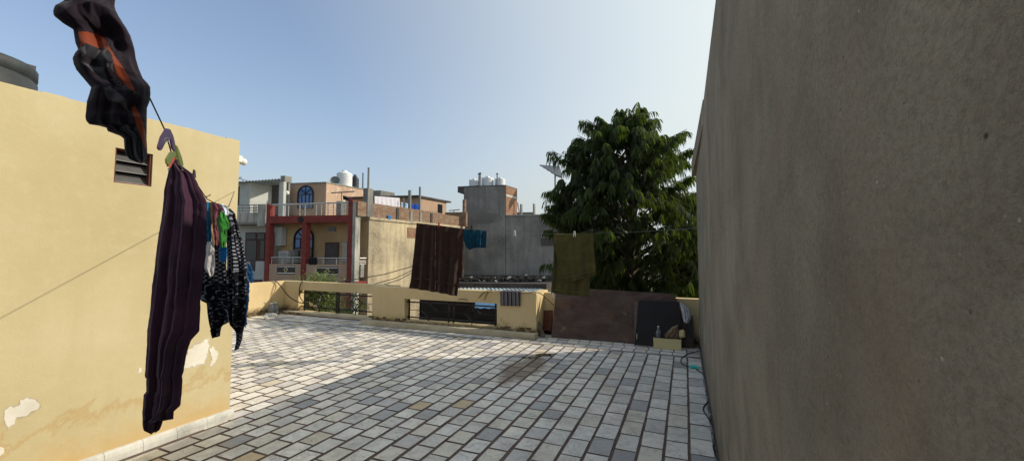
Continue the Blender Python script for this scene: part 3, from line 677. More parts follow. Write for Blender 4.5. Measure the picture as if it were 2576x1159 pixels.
# cream drawer with its contents
bl = onZ(*cr3(1485, 932)); br = onZ(*cr3(1880, 962)); FD = Frame((bl.x, bl.y), math.degrees(math.atan2(br.y-bl.y, br.x-bl.x)), 90)
W = (br-bl).length; tz = .165
dr = empty('drawer', (bl.x+W/2, bl.y+.1, 0), 'cream laminate drawer on the tiles in front of the black panel', 'drawer')
m = MB(); m.fbox(FD, 0, W, 0, .014, .003, tz); m.build('front_panel', M['cream_box'], dr)
m = MB(); m.fbox(FD, 0, .012, .0145, .22, .003, tz-.01); m.fbox(FD, W-.012, W, .0145, .22, .003, tz-.01); m.fbox(FD, .0125, W-.0125, .21, .22, .003, tz-.01); m.fbox(FD, .0125, W-.0125, .0145, .209, .006, .012)
m.build('carcass', M['cream_box'], dr)
p = FD.P(.075, .09, .02); m = MB(); m.lathe(p, [(0, 0), (.04, 0), (.042, .02), (.04, .08), (.042, .14), (.043, .20), (.036, .24), (.018, .285), (.014, .295), (.014, .312), (0, .313)], 20)
bt = m.build('plastic_bottle', M['clear']); tag(bt, 'clear plastic bottle standing in the left end of the cream drawer', 'bottle')
m = MB(); m.lathe(tuple(Vector(p)+Vector((0, 0, .306))), [(0, 0), (.016, 0), (.016, .02), (0, .022)], 14); m.build('cap', M['peg_white'], bt)
# ------------------------------------------------------------------ cloth
def garment(name, rows, cv, mp, mats, nu=40, nv=50, th=.02, folds=((3, .012, .2, .5),), seed=0, parent=None, regions=(), puff=True, cr=.006, hemflat=0.0, vscale=1.0):
    """rows: (xl, yl, xr, yr) measured down the cloth; mp turns a measured point into a place; closed body with thickness"""
    rows = [(r[0], r[1], r[2], r[3]) if len(r) == 4 else (r[1], r[0], r[2], r[0]) for r in rows]
    L = [0.0]
    for i in range(1, len(rows)):
        L.append(L[-1]+max(1e-3, abs((rows[i][1]+rows[i][3])/2-(rows[i-1][1]+rows[i-1][3])/2)+.15*abs(rows[i][0]-rows[i-1][0])))
    grid = []; px = []
    for j in range(nv+1):
        t = j/nv*L[-1]; k = 0
        while k < len(L)-2 and t > L[k+1]: k += 1
        u = (t-L[k])/(L[k+1]-L[k]); r = [rows[k][q]+(rows[k+1][q]-rows[k][q])*u for q in range(4)]
        line = []; pl = []
        for i in range(nu+1):
            s = i/nu; x = r[0]+(r[2]-r[0])*s; y = r[1]+(r[3]-r[1])*s
            wob = 1.2*mnoise.noise(Vector((j*.25, (0 if s < .5 else 7)+seed, 0)))*(abs(2*s-1)**6)
            line.append(mp(*cv(x+wob, y))); pl.append((x, y))
        grid.append(line); px.append(pl)
    nr = (grid[0][nu]-grid[0][0]).cross(grid[nv//2][nu//2]-grid[0][nu//2]).normalized()
    if nr.dot(grid[0][0]-C0) > 0: nr = -nr     # towards the viewer
    V = []; UVs = []; WID = sum((grid[j][nu]-grid[j][0]).length for j in range(nv+1))/(nv+1)
    for side in (1, -1):
        for j in range(nv+1):
            for i in range(nu+1):
                s, t = i/nu, j/nv; f = 0
                for (k, a, dr_, ph) in folds:
                    f += a*math.sin(2*math.pi*(k*s+ph+dr_*t+.13*mnoise.noise(Vector((s*2, t*2.2, seed+k)))))*(.35+.65*t**.6)
                q1 = grid[j][i]; f += cr*(1-abs(2.6*mnoise.noise(q1*9+Vector((seed, 0, seed)))))+cr*.5*(1-abs(2.6*mnoise.noise(q1*21+Vector((seed, 5, 0)))))
                if puff: f *= .15+.85*min(1.0, 4.5*s*(1-s))
                f += .35*th*mnoise.noise(Vector((s*5, t*7, seed+3)))
                pr = math.sqrt(max(0.0, 1-(2*s-1)**2)) if puff else min(1.0, 8*min(s, 1-s)+.25)
                if puff: pr *= min(1.0, .35+4*min(t, 1-t))
                V.append(grid[j][i]+nr*(f+side*th*.5*pr)); 
                UVs.append((s*(grid[j][nu]-grid[j][0]).length if not puff else s*WID*vscale, -t*(grid[nv][nu//2]-grid[0][nu//2]).length*vscale))
    m = MB(); m.v = V; n1 = (nv+1)*(nu+1)
    def add(f, mi): m.f.append(f); m.m.append(mi); m.att.append(0.0); m.sm.append(True)
    for j in range(nv):
        for i in range(nu):
            a = j*(nu+1)+i; cxy = ((px[j][i][0]+px[j+1][i+1][0])/2, (px[j][i][1]+px[j+1][i+1][1])/2); mi = 0
            for (ri, poly) in regions:
                ins = False; k = len(poly)-1
                for q in range(len(poly)):
                    if (poly[q][1] > cxy[1]) != (poly[k][1] > cxy[1]) and cxy[0] < (poly[k][0]-poly[q][0])*(cxy[1]-poly[q][1])/(poly[k][1]-poly[q][1])+poly[q][0]: ins = not ins
                    k = q
                if ins: mi = ri
            add((a, a+1, a+nu+2, a+nu+1), mi); add((n1+a+nu+1, n1+a+nu+2, n1+a+1, n1+a), 0)
    for j in range(nv):
        for i in (0, nu): a = j*(nu+1)+i; f = (a, a+nu+1, n1+a+nu+1, n1+a); add(f if i == 0 else tuple(reversed(f)), 0)
    for i in range(nu):
        for j in (0, nv): a = j*(nu+1)+i; f = (a+1, a, n1+a, n1+a+1); add(f if j == 0 else tuple(reversed(f)), 0)
    return m.build(name, mats, parent, UVs)
def vplane(A, B):
    d = Vector((B.x-A.x, B.y-A.y)).normalized(); n = Vector((-d.y, d.x)); k = n.dot(Vector((A.x, A.y)))
    def f(x, y, off=0.0):
        r = ray(x, y); return C0 + r*((k+off)/n.dot(Vector((r.x, r.y))))
    return f
# things in and by the drawer
FDm = lambda x, y: onY(x, y, bl.y+.14)
tag(garment('sack', [(1830, 600, 1838, 602), (1740, 635, 1836, 640), (1690, 690, 1842, 700), (1640, 730, 1845, 740), (1590, 800, 1840, 810)], cr3, FDm, M['sack'], 20, 20, .09, ((3, .008, .3, .2), (6, .004, .1, .6)), 5), 'crumpled brown sackcloth heaped in the cream drawer', 'sack')
tag(garment('sponge', [(1850, 680, 1905, 665), (1845, 700, 1935, 690), (1845, 790, 1940, 775)], cr3, FDm, M['cream_box'], 10, 10, .06, ((2, .003, 0, 0),), 6), 'pale yellow sponge in the right end of the cream drawer', 'sponge')
tag(garment('plastic_bag', [(1856, 285, 1900, 300), (1868, 340, 1985, 365), (1885, 420, 2010, 450), (1895, 480, 2020, 500), (1915, 560, 2000, 545), (1940, 575, 1970, 578)], cr3, lambda x, y: onY(x, y, 7.02), M['bag_white'], 26, 26, .05, ((3, .012, .5, .2), (7, .005, -.6, .1)), 8), 'crumpled white plastic bag hanging at the right edge of the black panel', 'bag')
m = MB()
for k in range(26):
    p = onZ(*cr3(1960+220*rnd.random(), 800+130*rnd.random())); m.blob((p.x, min(p.y, 7.2), .0), (.02+.03*rnd.random(), .03, .01+.03*rnd.random()), k, 5, .6)
tag(m.build('debris', M['grime']), 'dark dirt and debris in the corner at the right wall', 'debris', kind='stuff')

# ------------------------------------------------------------------ near clothesline
PN = vplane(deep(300, 80, 1.0), deep(600, 540, 2.2)); anchor = deep(603, 447, 17.2)
def near(x, y): return PN(x, y)
def face(x0, d, turn=0):                   # upright cloth plane through a point on the line, turned from facing the viewer
    p = deep(x0, 500, d); h = Vector((p.x, p.y)).normalized(); a = math.atan2(h.y, h.x)+math.pi/2+R_(turn)
    return vplane(p, p+Vector((math.cos(a), math.sin(a), 0)))
line1 = [near(255, -60), near(262, 0), near(330, 160), near(378, 250), near(415, 328), near(437, 405), near(484, 447), near(520, 500), near(548, 515), near(575, 520)]
m = MB(); m.tube(line1+[anchor], .0022, 5)
tag(m.build('clothesline', M['cable']), 'dark clothesline running past the cream room, holding the purple clothes', 'clothesline')
hook = onX(525, 492, -3.935); m = MB(); m.tube([hook, hook.lerp(anchor, .5)-Vector((0, 0, .1)), anchor], .003, 5); m.tube([hook, hook+Vector((.02, 0, .0)), hook+Vector((.02, 0, .012))], .004, 5)
tag(m.build('wire', M['cable']), 'thin wire tied to a hook in the cream room wall', 'wire')
jk = [(-150, 150, 480), (0, 130, 466), (50, 52, 462), (80, 43, 470), (110, 46, 485), (125, 58, 492), (165, 110, 520), (205, 180, 548), (250, 186, 572), (300, 195, 588), (345, 213, 600), (370, 190, 603), (400, 175, 607), (440, 182, 618), (480, 200, 630), (540, 250, 655), (575, 280, 690), (600, 302, 706), (640, 290, 708), (690, 272, 704), (740, 268, 684), (800, 262, 682), (830, 268, 682), (856, 290, 681), (862, 400, 681), (900, 415, 681), (930, 500, 681), (950, 525, 682), (1020, 530, 686), (1060, 540, 687), (1090, 565, 686), (1108, 610, 668), (1116, 645, 655)]
reg = [(1, [(215, 235), (330, 220), (400, 262), (435, 350), (500, 450), (560, 560), (596, 640), (598, 670), (560, 640), (470, 520), (440, 390), (370, 325), (260, 322), (232, 345)]),
       (2, [(262, 330), (370, 330), (425, 360), (447, 400), (447, 462), (340, 465), (270, 420)]),
       (3, [(232, 345), (262, 330), (270, 400), (240, 415)]),
       (3, [(230, 440), (300, 470), (380, 480), (428, 585), (340, 530)]), (3, [(400, 470), (418, 468), (428, 490), (412, 488)]), (3, [(430, 466), (452, 464), (456, 512), (436, 495)]),
       (2, [(455, 560), (600, 665), (598, 720), (565, 782), (560, 690), (470, 600)]), (3, [(392, 620), (430, 600), (470, 640), (530, 700), (567, 782), (500, 722), (420, 690), (398, 660)]),
       (1, [(575, 750), (600, 735), (640, 820), (665, 900), (686, 1000), (686, 1045), (660, 1000), (615, 890)]), (2, [(530, 870), (575, 850), (620, 910), (665, 1010), (680, 1050), (650, 1115), (545, 1080)])]
jface = face(280, .94, 0)
jacket = garment('sports_jacket', jk, cj, jface, [M['plum_dark'], M['rust'], M['charcoal'], M['ash']], 110, 190, .03, ((1.1, .007, .35, .1), (2.7, .004, .6, .4), (7, .001, -.3, .2)), 2, None, reg, cr=.016)
tag(jacket, 'dark plum and orange sports garment bunched on the line at top left', 'jacket')
# pale lettering printed along the black band
cu = bpy.data.curves.new('lettering', 'FONT'); cu.body = 'AOXIOT'; cu.size = .013; cu.extrude = .0006; cu.align_x = 'CENTER'; cu.align_y = 'CENTER'; cu.space_character = 1.0
to = bpy.data.objects.new('tmp', cu); col.objects.link(to); bpy.context.view_layer.update()
me = bpy.data.meshes.new_from_object(to); bpy.data.objects.remove(to)
lt = bpy.data.objects.new('lettering', me); col.objects.link(lt); me.materials.clear(); me.materials.append(M['ash'])
pa_, pb_ = jface(*cj(455, 580)), jface(*cj(592, 668)); ex = (pb_-pa_).normalized(); nn = (jface(*cj(600, 500))-jface(*cj(400, 500))).cross(jface(*cj(500, 700))-jface(*cj(500, 400))).normalized()
if nn.dot(pa_-C0) > 0: nn = -nn
ey = nn.cross(ex)
from mathutils import Matrix
mc = (pa_+pb_)/2+nn*.036; Mx = Matrix(((ex.x, ey.x, nn.x, mc.x), (ex.y, ey.y, nn.y, mc.y), (ex.z, ey.z, nn.z, mc.z), (0, 0, 0, 1)))
me.transform(Matrix.Translation(-Vector(jacket.location)) @ Mx); lt.parent = jacket
m = MB(); p = near(274, 8); m.tube([p+Vector((0, 0, .03)), p, p-Vector((0, 0, .012))], [.006, .006, .004], 8); p2 = near(271, -8); m.tube([p2+Vector((0, 0, .03)), p2-Vector((0, 0, .012))], [.005, .004], 8)
tag(m.build('clothes_peg', M['peg_blue']), 'blue peg at the very top of the dark plum garment', 'clothes peg')

pants = [(395, 427, 441), (408, 427, 452), (420, 426, 461), (437, 423, 484), (455, 419, 494), (479, 414, 505), (492, 412, 513), (506, 411, 520), (563, 403, 521), (648, 392, 517), (740, 382, 508), (756, 381, 505), (783, 378, 505), (832, 371, 502), (857, 370, 480), (881, 369, 472), (905, 368, 467), (931, 367, 464), (945, 366, 459), (950, 370, 460), (985, 369, 458), (990, 362, 458), (1018, 361, 455), (1033, 360, 439), (1053, 360, 437), (1055, 360, 411), (1068, 361, 408), (1080, 363, 402), (1087, 378, 392)]
tag(garment('track_pants', pants, cD, face(440, 1.42, -22), [M['plum']], 70, 150, .026, ((2.1, .013, .03, .15), (4.6, .006, .05, .5), (9, .0018, .0, .2)), 4), 'long plum ribbed track pants hanging beside the cream room', 'trousers')
def cpg(x, y): return 370.9+.1226*x, 299.9+.1226*y
def pegpart(name, pts, dz, mt, parent):
    P = [near(*cpg(*p)) for p in pts]; P = [C0+(p-C0)*(1-dz) for p in P]; m = MB(); m.prism(P, FW*.008); return m.build(name, mt, parent)
pg = empty('clothes_peg', near(415, 330), 'open purple peg clipped on the line above the plum track pants', 'clothes peg')
pegpart('arm', [(355, 190), (250, 360), (190, 560), (195, 610), (220, 635), (255, 610), (320, 480), (360, 420), (400, 400), (430, 410), (455, 300), (410, 192)], .03, M['peg_purple'], pg)
pegpart('arm', [(400, 192), (425, 195), (490, 330), (520, 450), (552, 640), (530, 665), (480, 590), (450, 430), (440, 330)], .018, M['peg_purple'], pg)
m = MB(); m.tube([C0+(near(*cpg(388+52*math.cos(a), 430+42*math.sin(a)))-C0)*.965 for a in [k*math.pi/8 for k in range(17)]], .0012, 5); m.build('spring', M['galv'], pg)
pg = empty('clothes_peg', near(427, 390), 'lime and orange peg pinching the waist of the plum track pants', 'clothes peg')
pegpart('arm', [(440, 680), (560, 660), (578, 730), (480, 790), (400, 945), (362, 900), (355, 820)], .06, M['peg_lime'], pg)
pegpart('pad', [(530, 770), (582, 760), (535, 805), (470, 900), (432, 980), (388, 970), (397, 935), (478, 800)], .055, M['peg_orange'], pg)
pegpart('arm', [(545, 520), (582, 560), (662, 760), (698, 900), (690, 975), (650, 940), (598, 780)], .065, M['peg_lime'], pg)
for ps in (((455, 1000), (430, 1010), (425, 1035), (450, 1045)), ((690, 960), (720, 1010), (735, 1055), (700, 1040))): m = MB(); m.tube([C0+(near(*cpg(*p))-C0)*.93 for p in ps], .0015, 5); m.build('spring', M['galv'], pg)
m = MB(); P = [near(*cpg(*p)) for p in ((915, 1160), (935, 1030), (955, 1060), (965, 1200), (925, 1200))]; P = [C0+(p-C0)*.98 for p in P]; m.prism(P, FW*.008)
tag(m.build('clothes_peg', M['plum_dark']), 'dark peg tip poking up from the top edge of the track pants', 'clothes peg')
SFC = face(570, 2.0, -25)
NB = lambda off: (lambda x, y: C0+(SFC(x, y)-C0)*(1-off*.5))
tag(garment('scarf', [(600, 305, 625, 308), (590, 325, 655, 335), (600, 400, 672, 405), (602, 470, 688, 472), (604, 540, 705, 545), (606, 600, 719, 605), (606, 700, 724, 702), (608, 780, 738, 785), (612, 880, 732, 884), (610, 960, 722, 960), (625, 1000, 716, 1000), (655, 1030, 703, 1030), (668, 1050, 692, 1050), (672, 1090, 684, 1092), (664, 1145, 668, 1146)], cp, NB(-.06), [M['paisley']], 40, 90, .04, ((2, .018, .2, .1), (5, .008, .3, .4)), 11, vscale=.8), 'black and white paisley scarf with a trailing corner and blue fringe', 'scarf')
sc2 = garment('shawl', [(470, 330, 600, 330), (470, 500, 598, 500), (462, 620, 600, 620), (455, 760, 606, 760), (450, 848, 630, 830), (452, 856, 655, 850), (486, 870, 658, 880), (492, 940, 662, 940), (503, 1010, 662, 962), (509, 1030, 575, 1005), (515, 1065, 565, 1030), (522, 1076, 560, 1068)], cp, NB(-.09), [M['paisley']], 44, 90, .04, ((2.5, .02, .1, .3), (6, .008, .3, .1)), 12, vscale=.7)
tag(sc2, 'paisley shawl with dotted border just behind the track pants', 'shawl')
m = MB()
for k in range(46):
    y = 620+150*rnd.random(); x = 722+10*rnd.random(); L = 14+26*rnd.random(); q = [NB(-.03)(*cp(x+L*t*(1.0 if y < 720 else .2), y+30*t*t+10*t+4*mnoise.noise(Vector((k, t*3, 0))))) for t in (0, .35, .7, 1)]
    m.tube(q, .0018, 4)
for k in range(60):
    y = 760+240*rnd.random(); x = 735-.08*(y-760); q = [NB(-.045)(*cp(x-4+12*t*rnd.random(), y+22*t)) for t in (0, .5, 1)]; m.tube(q, .0016, 4)
tag(m.build('fringe', M['fringe']), 'blue fringe trim hanging along the scarf edge', 'fringe')
def small(name, rows, off, mt, label, cat, sd, th=.015, folds=((2, .006, .1, .2),)): return tag(garment(name, rows, cp, NB(off), [mt], 18, 40, th, folds, sd), label, cat)
small('blue_cloth', [(484, 268, 500, 270), (482, 330, 508, 335), (484, 505, 516, 508), (490, 514, 512, 514)], .02, M['blue_cl'], 'azure blue cloth strip next to the track pants', 'cloth', 21)
small('beige_cloth', [(500, 272, 540, 270), (506, 300, 545, 305), (512, 400, 532, 410), (516, 540, 528, 545)], .015, M['beige'], 'beige cloth strip folded over the line between blue and mauve', 'cloth', 22)
small('mauve_cloth', [(508, 272, 560, 278), (515, 300, 582, 318), (520, 350, 560, 370), (522, 420, 552, 430), (528, 440, 556, 440), (532, 480, 558, 480), (540, 528, 558, 530)], .045, M['mauve'], 'mauve cloth draped over the line above the green sock', 'cloth', 23)
small('green_sock', [(570, 328, 585, 325), (548, 365, 605, 355), (542, 395, 622, 400), (552, 418, 622, 425), (562, 440, 606, 440), (564, 500, 604, 500), (572, 540, 592, 540)], .065, M['green_cl'], 'bright green sock hanging over the paisley clothes', 'sock', 24, .02)
small('lace_cloth', [(486, 505, 526, 505), (478, 560, 532, 560), (468, 620, 534, 620), (462, 650, 534, 660), (490, 690, 530, 690), (505, 712, 520, 712)], .05, M['lace'], 'white lace cloth behind the knees of the track pants', 'cloth', 25)
small('teal_cloth', [(560, 282, 585, 280), (565, 300, 612, 305), (590, 330, 618, 335), (600, 350, 612, 352)], .03, M['print'], 'blue printed kerchief at the top of the paisley scarf', 'kerchief', 26)
m = MB()
for k in range(50):
    x = 560+42*rnd.random(); y = 535+15*rnd.random(); q = [NB(.055)(*cp(x+3*mnoise.noise(Vector((k, t, 2))), y+(50+35*rnd.random())*t)) for t in (0, .5, 1)]; m.tube(q, .0018, 4)
tag(m.build('tassel', M['fringe']), 'blue tassel hanging below the green sock', 'tassel')

# ------------------------------------------------------------------ far clothesline
PF = vplane(deep(1048, 561, 6.0), deep(1495, 587, 6.15)); rwall = onX(1768, 573, .2)
wire = [anchor, deep(800, 502, 11.5), deep(950, 538, 8)]+[PF(x, y) for x, y in ((1048, 561), (1106, 569), (1165, 577), (1230, 582), (1295, 585), (1395, 588), (1495, 587), (1600, 583))]+[rwall]
m = MB(); m.tube(wire, .0024, 5); tag(m.build('clothesline', M['galv']), 'thin clothesline crossing the far end of the terrace with the towels', 'clothesline')
FFm = lambda off: (lambda x, y: PF(x, y, off))
bt = empty('bath_towel', PF(1106, 569), 'large dark brown bath towel folded over the far line', 'towel')
garment('front_fold', [(245, 102, 490, 133), (245, 400, 470, 440), (243, 590, 448, 620), (243, 690, 432, 727)], c6, FFm(-.02), [M['brown_towel']], 50, 50, .012, ((2.2, .03, .1, .55), (5, .005, .15, .1)), 31, bt, puff=False)
garment('back_fold', [(78, 83, 262, 105), (60, 300, 262, 330), (38, 500, 258, 520), (28, 600, 256, 612), (14, 655, 252, 692)], c6, FFm(.012), [M['brown_towel']], 50, 50, .012, ((2.4, .03, .05, .2), (5, .005, .1, .1)), 32, bt, puff=False)
garment('inner_layer', [(430, 140, 492, 140), (440, 400, 492, 400), (440, 560, 485, 575)], c6, FFm(.035), [M['brown_towel']], 20, 30, .01, ((1.5, .01, .05, .2),), 33, bt, puff=False)
for (rows, off, sd) in (([(243, 588, 449, 618), (243, 603, 447, 633)], -.028, 31), ([(31, 562, 257, 575), (30, 577, 257, 590)], .004, 32)):
    garment('woven_band', rows, c6, FFm(off), [M['brown_band']], 50, 3, .012, ((2.2 if sd == 31 else 2.4, .018, .1, .65 if sd == 31 else .25),), sd, bt, puff=False)
ot = empty('hand_towel', PF(1445, 588), 'olive green towel folded unevenly over the far line before the tree', 'towel')
garment('front_fold', [(1283, 180, 1630, 172), (1292, 300, 1636, 290), (1318, 440, 1646, 420), (1330, 500, 1650, 480), (1345, 612, 1650, 535), (1356, 620, 1640, 545)], c6, FFm(-.02), [M['olive']], 44, 50, .012, ((1.8, .018, .15, .2), (5, .008, .15, .1)), 35, ot, puff=False)
garment('back_fold', [(1284, 183, 1620, 174), (1280, 400, 1612, 400), (1268, 560, 1604, 570), (1258, 700, 1592, 735)], c6, FFm(.015), [M['olive']], 44, 50, .012, ((2, .02, .1, .4), (5, .008, .1, .1)), 36, ot, puff=False)
garment('woven_band', [(1336, 570, 1650, 500), (1338, 582, 1650, 512)], c6, FFm(-.03), [M['olive_band']], 44, 3, .012, ((1.8, .008, .1, .3),), 35, ot, puff=False)
garment('woven_band', [(1264, 665, 1594, 698), (1263, 676, 1593, 709)], c6, FFm(.004), [M['olive_band']], 44, 3, .012, ((2, .010, .1, .5),), 36, ot, puff=False)
tag(garment('shorts', [(488, 138, 692, 148), (490, 200, 692, 210), (492, 240, 690, 260), (507, 285, 688, 295), (516, 300, 686, 303), (530, 312, 600, 300), (542, 321, 560, 312)], c6, FFm(0), [M['teal']], 40, 30, .02, ((3, .012, .2, .1), (7, .006, .3, .1)), 37), 'dark teal shorts pegged on the far line beside the brown towel', 'shorts')
def farpeg(x, y, mt, label, d=-.03):
    g = empty('clothes_peg', PF(x, y), label, 'clothes peg', None)
    for s in (-1, 1):
        m = MB(); a = PF(x+s*.8, y-9, d); b2 = PF(x+s*2.2, y+6, d)
        m.tube([a, a.lerp(b2, .5), b2], [.006, .007, .005], 5); m.build('arm', mt, g)
farpeg(1104, 568, M['peg_red'], 'red peg on the brown bath towel'); farpeg(1186, 576, M['charcoal'], 'dark peg on the teal shorts')
farpeg(1295, 588, M['peg_white'], 'white peg alone on the line above the grey plaster wall'); farpeg(1445, 590, M['peg_white'], 'white peg on the olive towel', -.05)
farpeg(1391, 790-46, M['peg_white'], 'white peg at the lower left corner of the olive towel', -.05)
sr = lambda x, y: FB.P(FB.pix(*c6(x, y), -.02)[0], -.02, FB.pix(*c6(x, y), -.02)[1])
rag = garment('striped_rag', [(816, 684, 992, 690), (816, 740, 992, 746), (818, 810, 990, 814)], c6, lambda x, y: FB.P(FB.pix(x, y, -.02)[0], -.02, FB.pix(x, y, -.02)[1]), [M['stripes']], 50, 20, .018, ((4, .007, .02, .1), (9, .003, 0, .3)), 41, puff=False)
tag(rag, 'grey striped rag draped over the yellow parapet', 'rag')
a0 = FB.pix(*c6(818, 700), 0)[0]; a1 = FB.pix(*c6(990, 700), 0)[0]
m = MB(); m.fbox(FB, a0, a1, -.022, .222, .806, .82); m.fbox(FB, a0+.01, a1-.01, .205, .222, .62, .806); m.build('top_fold', M['stripes'], rag)

# ------------------------------------------------------------------ cables, bottles and odd things on the terrace
def cbl(pts, r, mt, label, name='cable'): 
    m = MB(); P = []
    n = len(pts)
    for i in range(n-1):                    # Catmull-Rom through the measured points
        a, b_, c_, d_ = pts[max(i-1, 0)], pts[i], pts[i+1], pts[min(i+2, n-1)]
        for k in range(6):
            t = k/6; P.append(.5*((2*b_)+(c_-a)*t+(2*a-5*b_+4*c_-d_)*t*t+(3*b_-a-3*c_+d_)*t**3))
    P.append(pts[-1]); m.tube(P, r, 7, 0); return tag(m.build(name, mt), label, 'cable')
def zf(x, y): return 623.5+.1294*x, 702.4+.1294*y
def fX(x, y, X=-9.68): return onX(*zf(x, y), X)
def fY(x, y, Y=YA-.03): return onY(*zf(x, y), Y)
cbl([fX(430, 20), fX(545, 38, -9.66), fX(640, 130, -9.6), fY(770, 300, 6.9), fY(900, 400, 6.98), fY(1000, 447, 7.05), fY(1085, 462, 7.15), fY(1200, 470, 7.2)], .012, M['cable'], 'thick black cable sagging from the left side parapet into the barred opening')
cbl([fX(545, 42), fX(490, 200), fX(465, 320), fX(460, 440)], .008, M['cable_pale'], 'pale dusty cable hanging down the left side parapet')
cbl([fY(1065, 20), fY(1015, 120), fY(1000, 250), fY(1015, 340), fY(1050, 400), fY(1090, 455, 7.15)], .010, M['cable'], 'dark cable curling over the parapet at the left end of its opening')
def bY(x, y, w=-.02): a, z = FB.pix(*cz2(x, y), w); return FB.P(a, w, z)
cbl([bY(1235, 330, .05), bY(1265, 308), bY(1320, 304), bY(1360, 315), bY(1385, 332, .05)], .006, M['cable'], 'small black cable arch at the top of the middle opening')
cbl([bY(1480, 340, .03), bY(1560, 240), bY(1630, 195), bY(1670, 174), bY(1698, 185), bY(1650, 205), bY(1610, 270), bY(1585, 350, .03)], .006, M['cable'], 'black cable looped over the parapet left of the striped rag')
cbl([bY(1690, 190), bY(1760, 192), bY(1830, 206)], .006, M['cable'], 'black cable lying on the parapet top up to the rag')
cbl([bY(2070, 216), bY(2180, 214), bY(2280, 213), onY(*cz2(2350, 235), 6.9), onY(*cz2(2430, 305), 7.0), onY(*cz2(2515, 385), 7.05)], .008, M['cable'], 'black cable dropping from the parapet end behind the plywood')
for k in range(3):
    cbl([fY(1190+30*k, 430+20*k, 7.17), fY(1220+25*k, 520, 7.2), fY(1290, 500+25*k, 7.17), fY(1370, 560+20*k, 7.2)], .008, M['cable_pale'], ['loose pale cable tangled in the left grille, upper loop', 'loose pale cable tangled in the left grille, middle loop', 'loose pale cable tangled in the left grille, lowest loop'][k])
fl = lambda x, y: onZ(*c8(x, y), .006)
cbl([fl(1075, 443), fl(1010, 462), fl(965, 490), fl(962, 520), fl(985, 538), fl(1020, 548)], .006, M['cable'], 'black cord curling on the tiles from corner to teal connector')
cbl([fl(1060, 565), fl(1100, 590), fl(1135, 640), fl(1158, 690), fl(1160, 745), fl(1125, 785), fl(1104, 820), fl(1125, 860), fl(1160, 920), fl(1176, 1000), fl(1170, 1060), fl(1185, 1120), fl(1205, 1159), fl(1225, 1210), fl(1230, 1300)], .006, M['cable'], 'black cord on the floor along the cement wall, towards the viewer')
p = onZ(*c8(1042, 556)); m = MB(); m.blob((p.x, p.y, .02), (.055, .04, .022), 3, 10, .15)
ad = m.build('connector', M['teal_plastic']); tag(ad, 'teal plastic plug connector lying on the floor cord', 'connector')
m = MB(); m.tube([p+Vector((.03, -.02, .03)), p+Vector((.07, -.05, .012))], [.02, .012], 10); m.build('plug_neck', M['teal_plastic'], ad)
m = MB(); q = [onZ(*c8(x, y), .004) for x, y in ((105, 526), (250, 503), (400, 482), (520, 466), (622, 455))]; m.tube(q, .004, 5); tag(m.build('string', M['peg_white']), 'taut white string lying across the shaded tiles', 'string')
p = onZ(*c8(505, 383)); m = MB(); m.box(p.x-.05, p.x+.05, p.y-.02, p.y+.02, .003, .009); tag(m.build('paper_scrap', M['paper']), 'white paper scrap at the foot of the plywood sheet', 'paper')
def jug(x, y, r, h, label):
    p = onX(*zf(x, y), -9.62+r); p = onZ(*zf(x, y), 0.0); p.x = max(p.x, -9.6)
    m = MB(); m.lathe((p.x, p.y, .003), [(0, 0), (r, 0), (r*1.03, h*.1), (r*.95, h*.3), (r*1.03, h*.5), (r*.9, h*.68), (r*.4, h*.86), (r*.34, h*.92), (r*.34, h*.97), (0, h)], 18)
    o = m.build('plastic_bottle', M['clear']); tag(o, label, 'bottle'); m = MB(); m.lathe((p.x, p.y, h*.96), [(0, 0), (r*.42, 0), (r*.42, h*.08), (0, h*.09)], 12); m.build('cap', M['peg_white'], o)
jug(370, 660, .10, .26, 'left of two big clear bottles in the left parapet corner'); jug(490, 655, .09, .27, 'right of two big clear bottles in the left parapet corner')
p0 = onZ(*zf(330, 700), .05); p1 = onZ(*zf(590, 690), .05); m = MB(); m.tube([p0, p0.lerp(p1, .02), p0.lerp(p1, .75), p0.lerp(p1, .9), p1], [.03, .05, .05, .02, .018], 14); tag(m.build('plastic_bottle', M['clear']), 'clear bottle lying on its side before the upright ones', 'bottle')
p = onZ(*zf(355, 735), .04); m = MB(); m.blob(p, .045, 2, 10, .1); tag(m.build('round_lid_disc', M['clear']), 'small round clear plastic lid beside the lying bottle', 'lid')
m = MB()
for k in range(40):
    p = onZ(*cz1(430+260*rnd.random(), 590+35*rnd.random()), .01)
    if p.y > 7.0: p.y = 7.0-rnd.random()*.1
    d = Vector((rnd.uniform(-1, 1), rnd.uniform(-.3, .3), 0))*.06; m.tube([p-d, p+d], .004+.012*rnd.random()**2, 5)
tag(m.build('debris', M['wood']), 'twigs and scrap along the foot of the left parapet', 'debris', kind='stuff')
m = MB()
for k in range(60):
    x = 1315+75*rnd.random(); y = 893+6*rnd.random()+(-4 if x > 1350 else 2); p = onZ(x, y, .004); m.blob(p, (.03*rnd.random()+.008, .014, .006), k, 5, .7)
tag(m.build('dirt_patch', M['grime']), 'brown dirt and dry leaves at the edge of the sunlit tiles', 'dirt', kind='stuff')

